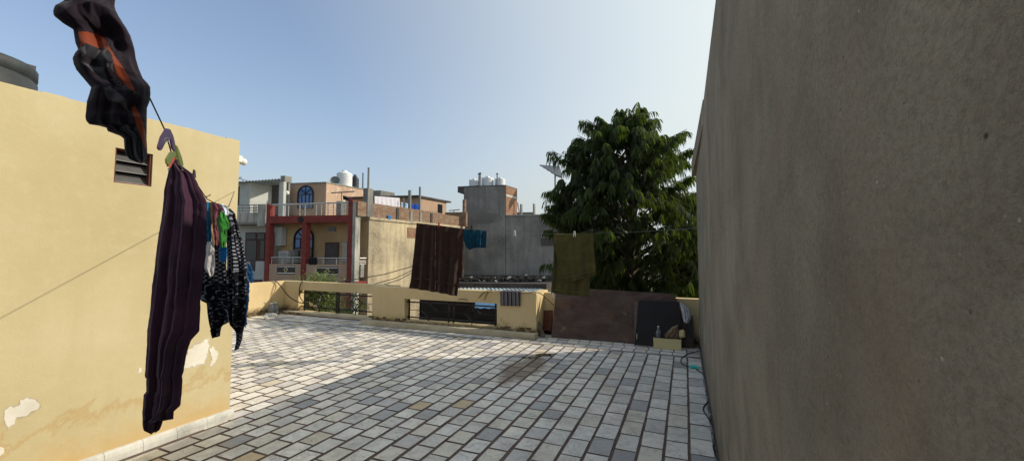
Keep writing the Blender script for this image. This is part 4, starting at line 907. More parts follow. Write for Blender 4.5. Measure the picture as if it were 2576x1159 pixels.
# ------------------------------------------------------------------ house with the red frame, and its long stained flank
o = deep(893, 708, 18); HR = Frame((o.x, o.y), 14.5, 86.3); G0 = -3.6
W1 = HR.pixside(926, 600, 0)[0]; WE = HR.pixside(1166, 575, 0)[0]
hz = lambda y, x=600, w=0: HR.pix(*c4(x, y), w)[1]
ha = lambda x, y=600, w=0: HR.pix(*c4(x, y), w)[0]
AL = ha(340); ZF = 3.12
h = empty('balcony_house', tuple(HR.P(AL/2, 2, G0)), 'ochre house with brick red columns, two balconies and arched blue windows', 'house')
def hb(name, mt, rc, w0, w1, parent=h, cv=c4, fr=HR):
    m = MB(); m.pbox(fr, cv, rc, w0, w1); return m.build(name, mt, parent)
m = MB(); m.fbox(HR, AL+.05, -.03, W1, WE-.05, G0, ZF-.02); m.build('wall', M['ochre'], h)
m = MB(); m.fbox(HR, -.028, .03, W1-.0, WE, G0, ZF); m.build('flank_wall', M['stain'], h)
m = MB(); m.fbox(HR, AL+.05, .09, W1-.02, WE, ZF+.002, ZF+.13); m.fbox(HR, AL+.05, -.22, .02, W1-.022, ZF-.02, ZF+.10); m.build('floor_slab', M['stain'], h)
for (x0, x1, zt) in ((340, 374, 372), (673, 713, 545), (1098, 1135, 353)):
    m = MB(); z1 = hz(zt); m.fbox(HR, ha(x0), ha(x1), 0, .24, G0, z1); m.build('column', M['red'], h)
m = MB(); m.fbox(HR, ha(1136), ha(1164), .02, .3, G0, hz(362)); m.build('side_column', M['whitestain'], h)
m = MB(); m.fbox(HR, ha(375), ha(1097), -.02, .2, hz(552), hz(486)); m.build('beam', M['red'], h)
a, z = HR.pix(*c4(660, 520), -.05); m = MB()
P = [HR.P(a+.14*math.cos(k*math.pi/12), -.05, z+.14*math.sin(k*math.pi/12)) for k in range(24)]; m.prism(P, (HR.v*.028).to_3d()); m.build('medallion', M['dark_board'], h)
# lower balcony fronts with black inset panels
for (x0, x1, ix0, ix1, iy0, iy1) in ((375, 672, 443, 607, 943, 1024), (714, 1097, 812, 1007, 955, 1036)):
    bf = MB(); bf.fbox(HR, ha(x0), ha(x1), .05, .15, hz(1085), hz(930)); bp = bf.build('balcony_front', M['peach'], h)
    q = MB(); q.pbox(HR, c4, (ix0, iy0, ix1, iy1), .035, .049); ip = q.build('inset_panel', M['pane'], bp)
    q = MB(); q.pbox(HR, c4, (ix0+3, iy0+8, ix1-3, iy0+14), .02, .034); q.pbox(HR, c4, (ix0+3, iy1-14, ix1-3, iy1-7), .02, .034); q.build('stripe', M['white'], bp)
    cx, cy = (ix0+ix1)/2, (iy0+iy1)/2; q = MB(); D = [HR.P(*[(lambda t: (t[0], .02, t[1]))(HR.pix(*c4(cx+dx, cy+dy), .02))][0]) for dx, dy in ((-18, 0), (0, 20), (18, 0), (0, -20), (-18, 0))]
    for k in range(4): q.tube([D[k], D[k+1]], .018, 4)
    q.build('diamond', M['cream_box'], bp)
m = MB(); m.fbox(HR, AL+.06, -.02, .03, W1-.01, hz(1100)-.15, hz(1088)); m.build('balcony_slab', M['red'], h)
for (x0, x1, y) in ((378, 672, 870), (735, 1095, 876)):
    m = MB()
    for dy, r in ((0, .03), (22, .014), (40, .014)):
        m.tube([HR.P(ha(x0), .1, hz(y+dy)), HR.P(ha(x1), .1, hz(y+dy))], r, 6)
    x = x0+8
    while x < x1: m.tube([HR.P(ha(x), .1, hz(y)), HR.P(ha(x), .1, hz(932))], .018, 6); x += 98 if x0 < 400 else 120
    m.build('railing', M['steel'], h)
m = MB()
for y, r in ((877, .03), (900, .014), (916, .014), (930, .014)):
    m.tube([HR.P(-.06, .3, hz(y, 1150, .3)), HR.P(-.06, W1-.03, hz(y, 1150, .3))], r, 6)
m.build('railing', M['steel'], h)
m = MB(); m.fbox(HR, -.12, 0.0, .31, W1-.2, hz(1050), hz(935)); m.build('side_parapet', M['whitestain'], h)
# upper railing
m = MB(); z0 = hz(486); zt = hz(378)
m.tube([HR.P(ha(370), .1, zt), HR.P(ha(1100), .1, zt+.03)], .04, 6)
for f in (.25, .45, .65, .82): m.tube([HR.P(ha(375), .1, z0+(zt-z0)*f), HR.P(ha(1098), .1, z0+(zt-z0)*f)], .011, 5)
for x in (487, 526, 632, 680, 785, 833, 893, 943, 1045): m.tube([HR.P(ha(x), .1, z0), HR.P(ha(x), .1, zt)], .022, 6)
up = m.build('railing', M['steel'], h)
hb('pedestal', M['grey'], (990, 350, 1035, 478), .5, .8)
# openings in the lower wall
wf = W1-.03
def arch(parent, fr, cv, x0, x1, ytop, ybot, w, pane_y, bars, mullions, pane=M['blue_pane'], glass_from=None):
    a0 = fr.pix(*cv(x0, (ytop+ybot)/2), w)[0]; a1 = fr.pix(*cv(x1, (ytop+ybot)/2), w)[0]; zt = fr.pix(*cv((x0+x1)/2, ytop), w)[1]; zb = fr.pix(*cv((x0+x1)/2, ybot), w)[1]
    r = (a1-a0)/2; c = (a0+a1)/2; zs = zt-r*1.0
    P = [fr.P(a0, w, zb), fr.P(a1, w, zb)]+[fr.P(c+r*math.cos(t*math.pi/16), w, zs+(zt-zs)*math.sin(t*math.pi/16)) for t in range(17)]
    m = MB(); m.prism(P, (fr.v*.02).to_3d()); win = m.build('arched_window', pane, parent)
    m = MB(); m.tube([p-(fr.v*.02).to_3d() for p in P]+[P[0]-(fr.v*.02).to_3d()], .045, 4)
    for t in (4, 8, 12): m.tube([fr.P(c, w-.02, zs), fr.P(c+r*math.cos(t*math.pi/16), w-.02, zs+(zt-zs)*math.sin(t*math.pi/16))], .022, 4)
    for f in bars: m.tube([fr.P(a0, w-.02, zb+(zs-zb)*f), fr.P(a1, w-.02, zb+(zs-zb)*f)], .03, 4)
    for f in mullions: m.tube([fr.P(a0+(a1-a0)*f, w-.02, zb), fr.P(a0+(a1-a0)*f, w-.02, zs)], .022, 4)
    m.build('frame', M['charcoal'], win)
    return win, a0, a1, zb, zs
w_, a0, a1, zb, zs = arch(h, HR, c4, 605, 778, 600, 925, wf, 0, (.62, 1.0), (.33, .66))
m = MB(); m.fbox(HR, a0+.04, a1-.04, wf-.045, wf-.021, zb+.03, zb+(zs-zb)*.6); m.build('shutter', M['pane'], w_)
dr_ = MB(); dr_.pbox(HR, c4, (885, 730, 1010, 935), wf-.02, wf+.02); dd = dr_.build('door', M['frame_brown'], h)
m = MB(); m.pbox(HR, c4, (898, 745, 998, 935), wf-.03, wf-.021); m.build('panel', M['grey_dark'], dd)
hb('ventilator', M['pane'], (915, 588, 985, 628), wf, wf+.02)
sw = hb('window', M['pane'], (1050, 728, 1092, 910), wf, wf+.02)
m = MB()
for k in range(6): a, z = HR.pix(*c4(1053+7*k, 730), wf-.02); m.tube([HR.P(a, wf-.02, z), HR.P(a, wf-.02, hz(908, 1060, wf))], .012, 4)
a, z = HR.pix(*c4(1053, 730), wf-.02); m.build('window_bars', M['white'], sw)
hb('white_panel', M['pale'], (395, 588, 485, 760), wf-.25, wf-.01); hb('window', M['frame_brown'], (380, 640, 416, 762), wf-.28, wf-.252)
# the flank: brick parapet with concrete posts, exposed patch
def fw(x, y, a=.0): return HR.pixside(*c5(x, y), a)
zp0 = ZF+.132
pp = empty('brick_parapet', tuple(HR.P(0, 4, zp0)), 'rough brick parapet with concrete posts along the stained flank roof', 'parapet')
wa, wb = .05, WE
m = MB(); n = 30
for k in range(n):
    w0, w1 = wa+(wb-wa)*k/n, wa+(wb-wa)*(k+1)/n; m.fbox(HR, -.16, .02, w0, w1, ZF+.13, 3.93+.02*mnoise.noise(Vector((k*.6, 3, 1)))-(.06 if k > n*.7 else 0))
m.build('brickwork', M['brick'], pp)
for (x0, x1, y, mt) in ((108, 158, 232, 'grey'), (380, 402, 412, 'grey_dark'), (508, 526, 440, 'grey'), (597, 613, 448, 'grey'), (697, 713, 460, 'grey_dark')):
    w0, _ = fw(x0, 500); w1, _ = fw(x1, 500); _, z = fw((x0+x1)/2, y, .05); m = MB(); m.fbox(HR, -.18, .06, w0, w1, ZF+.131, z); m.build('post', M[mt], pp)
wpt, _ = fw(480, 640); wpe, _ = fw(566, 640); m = MB(); m.fbox(HR, .031, .045, wpt, wpe, fw(520, 690)[1], fw(520, 596)[1]); m.build('exposed_brick', M['brick_red'], h)
# shade side brick wall at the back
eb = MB(); z1 = HR.pix(1145, 533.5, WE-.4)[1]; a0 = HR.pix(1118, 540, WE-.4)[0]; a1 = HR.pix(1172, 540, WE-.4)[0]; eb.fbox(HR, a0, a1, WE-.4, WE-.2, ZF+.13, z1)
eb.pbox(HR, cD, (1163.5, 502, 1169, 534), WE-.38, WE-.2)
tag(eb.build('brick_wall', M['brick']), 'shaded brick wall joining the brick parapet to the grey tower', 'wall')
# peach room on the roof
WU = 4.0
u = empty('rooftop_room', tuple(HR.P(-3, WU+1, ZF+.13)), 'peach rooftop room with flaking paint and arched blue window behind the steel railing', 'room')
ux0 = HR.pix(*c4(538, 300), WU)[0]; ux1 = HR.pix(*c4(895, 300), WU)[0]; uz = HR.pix(*c4(895, 177), WU)[1]; uwe = HR.pixside(*c4(1257, 300), ux1)[0]
m = MB(); m.fbox(HR, ux0, ux1-.02, WU, uwe, ZF+.13, uz-.05); m.build('wall', M['peach'], u)
m = MB(); m.fbox(HR, ux1-.018, ux1+.02, WU-.005, uwe, ZF+.13, uz-.05); m.build('side_wall', M['peach_flaking'], u)
m = MB(); m.fbox(HR, ux0-.02, ux1+.05, WU-.05, uwe+.02, uz-.048, uz+.02); m.build('roof', M['whitestain'], u)
arch(u, HR, c4, 640, 778, 210, 415, WU-.03, 0, (.35, .98), (.25, .5, .75))
m = MB(); a, z = HR.pix(*c4(535, 275), WU-.6); m.blob(HR.P(a, WU-.6, z), .13, 3, 8, .1); lamp = m.build('wall_lamp', M['white'], None); tag(lamp, 'small white lamp on the pillar left of the peach rooftop room', 'lamp')
m = MB(); m.fbox(HR, a-.3, a-.02, WU-.62, WU-.58, z-.02, z+.02); m.build('bracket', M['galv'], lamp)
# things on the balconies
cl = empty('air_cooler', tuple(HR.P(ha(530), .5, hz(930))), 'grey air cooler standing on the lower balcony by the arched window', 'cooler')
m = MB(); m.pbox(HR, c4, (458, 812, 540, 925), .3, .62); m.build('cabinet', M['pale'], cl)
m = MB()
for k in range(7): m.pbox(HR, c4, (468, 824+13*k, 530, 829+13*k), .285, .299)
m.build('louvres', M['galv'], cl)
m = MB(); m.pbox(HR, c4, (545, 805, 600, 925), .42, .68); m.build('side_cabinet', M['grey'], cl)
tag(garment('rag', [(740, 872, 812, 872), (738, 905, 815, 905), (742, 936, 812, 936)], c4, lambda x, y: HR.P(HR.pix(x, y, .05)[0], .05, HR.pix(x, y, .05)[1]), [M['charcoal']], 16, 10, .05, ((3, .03, 0, .1),), 51, puff=False), 'dark cloth thrown over the lower balcony rail', 'cloth')
tag(garment('red_cloth', [(388, 880, 455, 880), (388, 918, 455, 918)], c4, lambda x, y: HR.P(HR.pix(x, y, .18)[0], .18, HR.pix(x, y, .18)[1]), [M['rust_board']], 12, 6, .04, ((2, .02, 0, .1),), 52, puff=False), 'dark red cloth behind the lower balcony rail', 'cloth')
rm = lambda a: (lambda x, y: HR.P(a, HR.pixside(x, y, a)[0], HR.pixside(x, y, a)[1]))
tag(garment('sheet', [(182, 305, 416, 322), (182, 345, 416, 370), (182, 385, 420, 416)], c5, rm(-.35), [M['sheet']], 30, 12, .03, ((6, .02, .1, .1),), 53, puff=False), 'long white sheet drying above the brick parapet', 'sheet')
tag(garment('cloth', [(430, 362, 502, 374), (430, 415, 502, 430)], c5, rm(-.35), [M['print']], 14, 8, .03, ((3, .02, .1, .1),), 54, puff=False), 'blue and white printed cloth drying above the brick parapet', 'cloth')
tag(garment('cloth', [(519, 377, 594, 382), (520, 410, 596, 412), (519, 436, 590, 443)], c5, rm(-.35), [M['royal']], 14, 8, .04, ((3, .03, .2, .1),), 55, puff=False), 'royal blue cloth drying above the brick parapet', 'cloth')
a_, z_ = HR.pixside(*c5(320, 505), .06); m = MB(); tag(garment('cloth', [(306, 480, 336, 482), (302, 505, 340, 510), (308, 525, 334, 527)], c5, rm(.06), [M['peg_blue']], 10, 8, .05, ((2, .02, 0, .1),), 56, puff=False), 'small turquoise cloth caught on the face of the brick parapet', 'cloth')
def pole(x, yt, yb, r, cv, mp, label, mt='galv'):
    a = mp(*cv(x, yb)); b2 = mp(*cv(x, yb)); t = mp(*cv(x-1, yt)); m = MB(); m.tube([a, Vector((a.x, a.y, t.z))], r, 7); tag(m.build('pole', M[mt]), label, 'pole')
pole(508, 250, 440, .09, c5, rm(-.1), 'thick grey pole between the printed and the royal blue cloth'); pole(602, 218, 445, .06, c5, rm(-.1), 'tall grey pole right of the royal blue cloth')
pole(452, 320, 420, .03, c5, rm(-.1), 'thin short pole above the printed cloth'); pole(127, 40, 235, .05, c5, rm(-.05), 'tall thin pole on the concrete post, left of the white sheet'); 
tk = lambda x, y: HR.P(HR.pix(x, y, 8)[0], 8, HR.pix(x, y, 8)[1])
pole(76, 90, 236, .05, c5, tk, 'leaning pole beside the black tank on the peach roof')
# shed behind the sheets
sx = -1.0; sw0, sz = HR.pixside(*c5(600, 300), sx); sw1, _ = HR.pixside(*c5(848, 400), sx)
sh = empty('roof_shed', tuple(HR.P(sx-2, sw0+2, ZF+.13)), 'low peach shed with a flat sheet roof behind the brick parapet', 'shed')
m = MB(); m.fbox(HR, sx-5, sx-.04, sw0, sw1, ZF+.13, sz-.1); m.build('wall', M['peach'], sh)
m = MB(); m.fbox(HR, sx-.038, sx, sw0, sw1, ZF+.13, sz-.1); m.build('side_wall', M['peach'], sh)
m = MB(); m.fbox(HR, sx-5, sx+.12, sw0-.25, sw1+.35, sz-.098, sz+.0); m.build('roof', M['grey_dark'], sh)
d0, _ = HR.pixside(*c5(768, 420), sx); d1, dz0 = HR.pixside(*c5(808, 470), sx); _, dz1 = HR.pixside(*c5(788, 380), sx); m = MB(); m.fbox(HR, sx+.002, sx+.03, d0, d1, dz0-.6, dz1); m.build('door', M['pane'], sh)
m = MB(); mA, mB_ = HR.pix(*c5(160, 250), uwe+.3), HR.pix(*c5(345, 290), uwe+.3)
m.pbox(HR, c5, (150, 252, 240, 420), uwe+1.2, uwe+2.5); tag(m.build('rooftop_wall', M['grey']), 'grey wall top seen left of the peach shed', 'wall')

# tanks on the roofs
def tank(c, r, hgt, mt, label, group=None, ribs=5, lugs=0):
    t = empty('water_tank', tuple(c), label, 'water tank', group); m = MB(); pr = [(0, 0), (r*.98, 0)]; 
    for k in range(ribs): z = hgt*.74*k/ribs; d = hgt*.74/ribs; pr += [(r, z+d*.1), (r, z+d*.75), (r*.965, z+d*.85), (r*.965, z+d*.95)]
    pr += [(r, hgt*.75), (r*.97, hgt*.8), (r*.7, hgt*.88), (r*.42, hgt*.92)]
    m.lathe(c, pr+[(0, hgt*.92)], 24); m.build('tank_body', mt, t)
    m = MB(); m.lathe((c[0], c[1], c[2]+hgt*.918), [(r*.38, 0), (r*.38, hgt*.06), (r*.3, hgt*.085), (0, hgt*.09)], 16); m.build('lid', mt, t)
    for k in range(lugs):
        a = 2*math.pi*k/lugs+.5; q = Vector(c)+Vector((r*.86*math.cos(a), r*.86*math.sin(a), hgt*.80)); m = MB(); m.box(q.x-.05, q.x+.05, q.y-.05, q.y+.05, q.z, q.z+hgt*.09); m.build('lug', mt, t)
    return t
wt = 6.0; a, _ = HR.pix(*c4(1066, 150), wt); zt = HR.pix(*c4(1066, 72), wt)[1]; r = (HR.pix(*c4(1128, 150), wt)[0]-HR.pix(*c4(1003, 150), wt)[0])/2
tank(tuple(HR.P(a, wt, uz+.02)), r, zt-uz, M['white_tank'], 'tall white ribbed water tank on the peach rooftop room', None, 8, 0)
wt = 7.2; a, _ = HR.pix(*c4(1163, 170), wt); zt = HR.pix(*c4(1163, 108), wt)[1]; r = (HR.pix(*c4(1195, 150), wt)[0]-HR.pix(*c4(1131, 150), wt)[0])/2
tank(tuple(HR.P(a, wt, uz-.3)), r, zt-uz+.3, M['black_tank'], 'black water tank right behind the tall white one', None, 10)
ds = MB(); wt = 5.2; a, z = HR.pix(*c4(982, 172), wt); c = HR.P(a, wt, z); dn = (Vector((.5, -.8, .35))).normalized(); e1 = dn.orthogonal().normalized(); e2 = dn.cross(e1)
vs = []; 
for i in range(5):
    for k in range(16): t = k*math.pi/8; rr = .3*i/4; vs.append(c+e1*rr*math.cos(t)+e2*rr*math.sin(t)+dn*(.5*rr*rr/.3))
ds.faces(vs, [(i*16+k, i*16+(k+1) % 16, (i+1)*16+(k+1) % 16, (i+1)*16+k) for i in range(4) for k in range(16)], 0, True); ds.tube([c, c+dn*.3], .012, 5); ds.tube([c, Vector((c.x, c.y, uz))], .025, 5)
tag(ds.build('satellite_dish', M['galv']), 'small grey dish beside the tall white tank', 'dish')
at = MB(); a, z = HR.pix(*c4(1040, 270), .65); p = HR.P(a, .65, z); at.tube([HR.P(a, .65, hz(350, 1012, .65)), p], .025, 5); at.tube([HR.P(a-.55, .65, z-.01), HR.P(a+.7, .65, z+.03)], .03, 5)
tag(at.build('antenna', M['galv']), 'T shaped pole standing on the grey pedestal of the upper terrace', 'antenna')
tag(garment('clothing', [(1052, 298, 1090, 308), (1056, 335, 1100, 348)], c4, lambda x, y: HR.P(HR.pix(x, y, 2.0)[0], 2.0, HR.pix(x, y, 2.0)[1]), [M['charcoal']], 10, 8, .05, ((2, .03, 0, .1),), 57, puff=False), 'dark clothing drying above the upper terrace rail', 'clothing')
tag(garment('clothing', [(1092, 308, 1130, 322), (1098, 348, 1130, 356)], c4, lambda x, y: HR.P(HR.pix(x, y, 2.1)[0], 2.1, HR.pix(x, y, 2.1)[1]), [M['mauve']], 10, 8, .05, ((2, .03, 0, .1),), 58, puff=False), 'dull red clothing drying above the upper terrace rail', 'clothing')

# ------------------------------------------------------------------ grey white neighbour at the left
gh = empty('neighbour_house', tuple(HR.P(AL-3, 1, G0)), 'pale grey neighbour house with mildewed balcony and brown window, left of the red columns', 'house')
def nb(name, mt, rc, w0, w1, parent=gh): m = MB(); m.pbox(HR, c4, rc, w0, w1); return m.build(name, M[mt], parent)
nb('lower_wall', 'pale', (-120, 545, 338, 1500), 1.0, 6.0)
nb('recess_wall', 'grey_dark', (180, 178, 462, 560), 3.2, 3.5); nb('upper_wall', 'pale', (-120, 180, 188, 560), 2.0, 3.19)
uc = nb('column', 'pale', (458, 172, 500, 560), 2.2, 2.35); nb('side_wall', 'grey', (500, 175, 545, 560), 3.5, 3.6)
nb('chimney', 'grey', (476, 116, 516, 172), 2.3, 2.7)
m = MB(); a0 = HR.pix(*c4(185, 172), 1.8)[0]; a1 = HR.pix(*c4(475, 160), 1.8)[0]; dk = HR.pix(*c4(475, 160), 3.6)[0]-a1; zr = HR.pix(*c4(300, 170), 1.8)[1]; n = 90
for k in range(n):
    b0, b1 = a0-1.2+(a1-a0+1.2)*k/n, a0-1.2+(a1-a0+1.2)*(k+1)/n; f0 = .025*math.sin(k*1.1); f1 = .025*math.sin((k+1)*1.1); s0 = .10*k/n; s1 = .10*(k+1)/n
    m.hexa([HR.P(b0, 1.8, zr+f0+s0), HR.P(b1, 1.8, zr+f1+s1), HR.P(b1+dk, 3.6, zr+f1+s1-.1), HR.P(b0+dk, 3.6, zr+f0+s0-.1), HR.P(b0, 1.8, zr+f0+s0+.02), HR.P(b1, 1.8, zr+f1+s1+.02), HR.P(b1+dk, 3.6, zr+f1+s1-.08), HR.P(b0+dk, 3.6, zr+f0+s0-.08)])
m.build('sheet_roof', M['corr'], gh)
w_ = nb('window', 'frame_brown', (30, 215, 88, 388), 1.95, 1.99); nb('pane', 'pane', (34, 222, 82, 300), 1.93, 1.949, w_); nb('pane', 'pane', (34, 308, 82, 384), 1.93, 1.949, w_)
nb('balcony_front', 'whitestain', (20, 458, 262, 548), .25, .4); nb('balcony_pier', 'whitestain', (262, 378, 338, 580), .22, .45)
m = MB(); m.fbox(HR, ha(-100), AL-.02, .26, 1.9, hz(556), hz(540)); m.build('balcony_slab', M['grey'], gh)
m = MB(); z0, z1 = hz(460, 150, .3), hz(386, 150, .3)
for f in (1, .62, .3): m.tube([HR.P(ha(30, 420, .3), .3, z0+(z1-z0)*f), HR.P(ha(262, 420, .3), .3, z0+(z1-z0)*f)], .02, 5)
for x in (70, 100, 130, 190, 228, 240, 252): m.tube([HR.P(ha(x, 420, .3), .3, z0), HR.P(ha(x, 420, .3), .3, z1)], .02, 5)
m.build('railing', M['galv'], gh)
w_ = nb('window', 'frame_brown', (148, 640, 332, 905), .93, .99)
nb('pane', 'pane', (160, 650, 245, 700), .91, .929, w_); nb('pane', 'pane', (262, 650, 325, 700), .91, .929, w_); nb('pane', 'pane', (160, 716, 250, 900), .91, .929, w_); nb('pane', 'pane', (290, 716, 325, 885), .91, .929, w_)
nb('terrace_wall', 'pale', (242, 905, 322, 1100), .5, .7); nb('lower_shutter', 'pane', (195, 905, 238, 990), .9, .95); nb('lower_recess', 'frame_brown', (200, 1075, 285, 1300), .4, .5)
m = MB()
for (pts) in (((40, 175), (90, 135), (118, 128)), ((60, 165), (75, 145), (110, 140), (128, 165)), ((60, 172), (120, 172), (140, 178))): m.tube([HR.P(HR.pix(*c4(*p), 1.5)[0], 1.5, HR.pix(*c4(*p), 1.5)[1]) for p in pts], .015, 5)
m.tube([HR.P(HR.pix(*c4(95, 140), 1.5)[0], 1.5, HR.pix(*c4(95, 140), 1.5)[1]), HR.P(HR.pix(*c4(95, 140), 1.5)[0], 2.4, zr)], .02, 5)
tag(m.build('bent_rods', M['galv']), 'bent iron rods on the neighbour roof where the wires are tied', 'rods')

# ------------------------------------------------------------------ grey tower building
o2 = deep(1166, 700, 27); HG = Frame((o2.x, o2.y), 14.3, 86.3)
gp = lambda x, y, w=0: HG.pix(x, y, w)
gb = empty('plaster_building', tuple(HG.P(4, 3, G0)), 'windowless grey plaster building with a stair tower behind the far line', 'building')
xa, xb = gp(1166, 600)[0], gp(1271, 600)[0]; zt = gp(1271, 466)[1]; zr = gp(1330, 541.5)[1]; te = HG.pixside(1299.5, 500, xb)[0]
m = MB(); m.fbox(HG, xa, xb, 0, te, G0, zt-.02); m.build('tower', M['grey'], gb)
m = MB(); zs = gp(1170, 489)[1]; m.hexa([HG.P(gp(1152, 480)[0], -.03, gp(1152, 484)[1]), HG.P(xa, -.03, zs), HG.P(xa, te, zs), HG.P(gp(1152, 480)[0], te, gp(1152, 484)[1]), HG.P(gp(1152, 480)[0], -.03, zt+.01), HG.P(xa, -.03, zt+.01), HG.P(xa, te, zt+.01), HG.P(gp(1152, 480)[0], te, zt+.01)])
m.fbox(HG, xa+.001, xb+.03, -.03, te+.05, zt-.018, zt+.02); m.build('roof_slab', M['grey_dark'], gb)
m = MB(); m.fbox(HG, xb+.001, xb+.04, .02, te, zr, zt-.02); m.build('brick_side', M['brick_red'], gb)
m = MB(); m.fbox(HG, xb+.041, xb+.06, .02, te-.02, gp(1272, 489)[1]-.12, gp(1272, 489)[1]+.02); m.build('concrete_band', M['pale'], gb)
m = MB()
pts = [gp(*p, -.006) for p in ((1172, 540), (1185, 533), (1192, 524), (1205, 520), (1214, 533), (1240, 536), (1258, 540), (1265, 548), (1255, 557), (1225, 563), (1200, 562), (1180, 560), (1170, 556))]
m.prism([HG.P(a+.03*mnoise.noise(Vector((a, z, 0))), -.006, z) for a, z in pts], (HG.v*.004).to_3d()); m.build('patch_repair', M['grey_mid'], gb)
m = MB(); m.fbox(HG, xb+.04, gp(1560, 600)[0], .05, 8, G0, zr); m.fbox(HG, xb+.04, xb+.35, .02, .05, G0, zr-.05); m.build('wall', M['grey'], gb)
m = MB(); m.fbox(HG, xb+.04, gp(1560, 600)[0], .0, 8.1, zr+.002, zr+.06); m.build('roof_edge', M['pale'], gb)
m = MB(); a0, a1, z0, z1 = m.pbox(HG, cD, (1361, 585, 1397, 617), .0, .045); w_ = m.build('window', M['pane'], gb)
m = MB()
for k in range(12): a = a0+(a1-a0)*(k+.5)/12; m.tube([HG.P(a, -.02, z1-.32), HG.P(a, -.02, z1)], .012, 4)
m.tube([HG.P(a0, -.02, z1-.34), HG.P(a1, -.02, z1-.34)], .02, 4); m.build('grille', M['pale'], w_)
m = MB()
for y0, y1, w0 in ((690, 700, -.25),): m.pbox(HG, cD, (1150, y0+2, 1390, y1+80), w0, -.01)
m.build('plinth', M['grey_dark'], gb)
m = MB()
for k in range(230):
    x = 1160+215*rnd.random(); p = deep(x, 708, 24.5+rnd.random()*1.5); p.z = -.32+.28*rnd.random(); m.blob(p, (.06+.16*rnd.random(), .12, .04+.08*rnd.random()), k, 4, 1.2, 0 if rnd.random() < .88 else 1)
tag(m.build('rubble', [M['rock'], M['white_rough']]), 'heap of rubble along the foot of the grey building', 'rubble', kind='stuff')
m = MB(); p = deep(1265, 712, 25); LF = Frame((p.x, p.y), 14.3, 86.3); m.fbox(LF, -3.6, 3.4, -1.6, 2.5, G0, -.3); tag(m.build('outbuilding', M['grey_dark']), 'dark flat roofed outbuilding carrying the rubble', 'building')
# three tanks and pipes
for (x0, x1, yt, lb) in ((365, 515, 245, 'leftmost of the three white tanks on the grey tower'), (555, 740, 208, 'middle and largest of the three white tanks on the grey tower'), (755, 920, 226, 'rightmost of the three white tanks on the grey tower')):
    cx = (x0+x1)/2; w = te*.55; a = gp(*ct(cx, 300), w)[0]; r = (gp(*ct(x1, 300), w)[0]-gp(*ct(x0, 300), w)[0])/2; z = gp(*ct(cx, yt), w)[1]
    tank(tuple(HG.P(a, w, zt+.02)), r, (z-zt), M['white_tank'], lb, 'white water tanks on the grey tower', 4, 4)
for x, yt, lb in ((516, 172, 'left of the paired pipes between left and middle tank'), (537, 162, 'right of the paired pipes between left and middle tank'), (796, 172, 'single pipe in front of the rightmost tank')):
    a, z = gp(*ct(x, yt), .3); m = MB(); m.tube([HG.P(a, .3, zt), HG.P(a, .3, z)], .045, 6); m.lathe(tuple(HG.P(a, .3, z)), [(0, 0), (.09, 0), (.09, .06), (0, .1)], 8); tag(m.build('vent_pipe', M['galv']), lb, 'pipe')
for x, yt, lb in ((1157, 628, 'left grey stub column on the low roof by the tower'), (1355, 622, 'right grey stub column on the low roof near the tree')):
    m = MB(); m.pbox(HG, ct, (x-10, yt, x+8, 800), 3.0, 3.25); tag(m.build('stub_column', M['grey']), lb, 'column')
m = MB(); m.pbox(HG, ct, (1100, 755, 1345, 805), 3.3, 3.5); tag(m.build('roof_parapet', M['grey']), 'low grey parapet between the two stub columns', 'parapet')
ld = empty('ladder', tuple(HG.P(xb+.5, te, zr)), 'thin ladder leaning on the brick side of the tower', 'ladder')
A_ = [gp(*ct(x, y), te) for x, y in ((1092, 600), (1128, 795), (1104, 600), (1140, 795))]
for k in (0, 2): m = MB(); m.tube([HG.P(A_[k][0], te+.1, A_[k][1]), HG.P(A_[k+1][0], te+.1, A_[k+1][1])], .02, 4); m.build('rail', M['galv'], ld)
for k in range(5):
    f = (k+.5)/5; m = MB(); m.tube([HG.P(A_[0][0]+(A_[1][0]-A_[0][0])*f, te+.1, A_[0][1]+(A_[1][1]-A_[0][1])*f), HG.P(A_[2][0]+(A_[3][0]-A_[2][0])*f, te+.1, A_[2][1]+(A_[3][1]-A_[2][1])*f)], .015, 4); m.build('rung', M['galv'], ld)
at = MB(); p0 = HR.P(*[(lambda t: (t[0], WE-.3, t[1]))(HR.pix(*ct(130, 755), WE-.3))][0]); p1 = HR.P(*[(lambda t: (t[0], WE-.3, t[1]))(HR.pix(*ct(130, 730), WE-.3))][0]); at.tube([p0, p1], .03, 5); e = HR.u.to_3d(); at.tube([p1-e*.35*1.0, p1+e*.4+Vector((0, 0, .06))], .03, 5)
tag(at.build('antenna', M['galv']), 'small flat antenna on the shaded brick wall by the tower', 'antenna')
# solar panel on a post
sp = empty('solar_panel', tuple(deep(1400, 560, 29)), 'tilted solar panel on a tall post behind the tree', 'solar panel')
P = [deep(*ct(1450, 35), 30), deep(*ct(1760, 62), 30), deep(*ct(1800, 230), 28), deep(*ct(1690, 185), 28)]
m = MB(); m.prism(P, (0, 0, .06)); m.build('panel', M['solar'], sp)
m = MB()
for k in range(1, 6): f = k/6; m.tube([P[0].lerp(P[1], f)-Vector((0, 0, .03)), P[3].lerp(P[2], f)-Vector((0, 0, .03))], .02, 4)
for k in range(0, 5): f = k/4; m.tube([P[0].lerp(P[3], f)-Vector((0, 0, .03)), P[1].lerp(P[2], f)-Vector((0, 0, .03))], .02, 4)
m.build('support_frame', M['galv'], sp)
q = deep(*ct(1688, 170), 28.6); m = MB(); m.tube([Vector((q.x, q.y, zr)), q], .06, 7); m.build('post', M['galv'], sp)
q = deep(*ct(1690, 465), 28.4); m = MB(); m.box(q.x-.3, q.x+.3, q.y-.2, q.y+.2, q.z-.2, q.z+.18); tag(m.build('battery_cabinet', M['pale']), 'pale box under the solar panel, half behind leaves', 'cabinet')

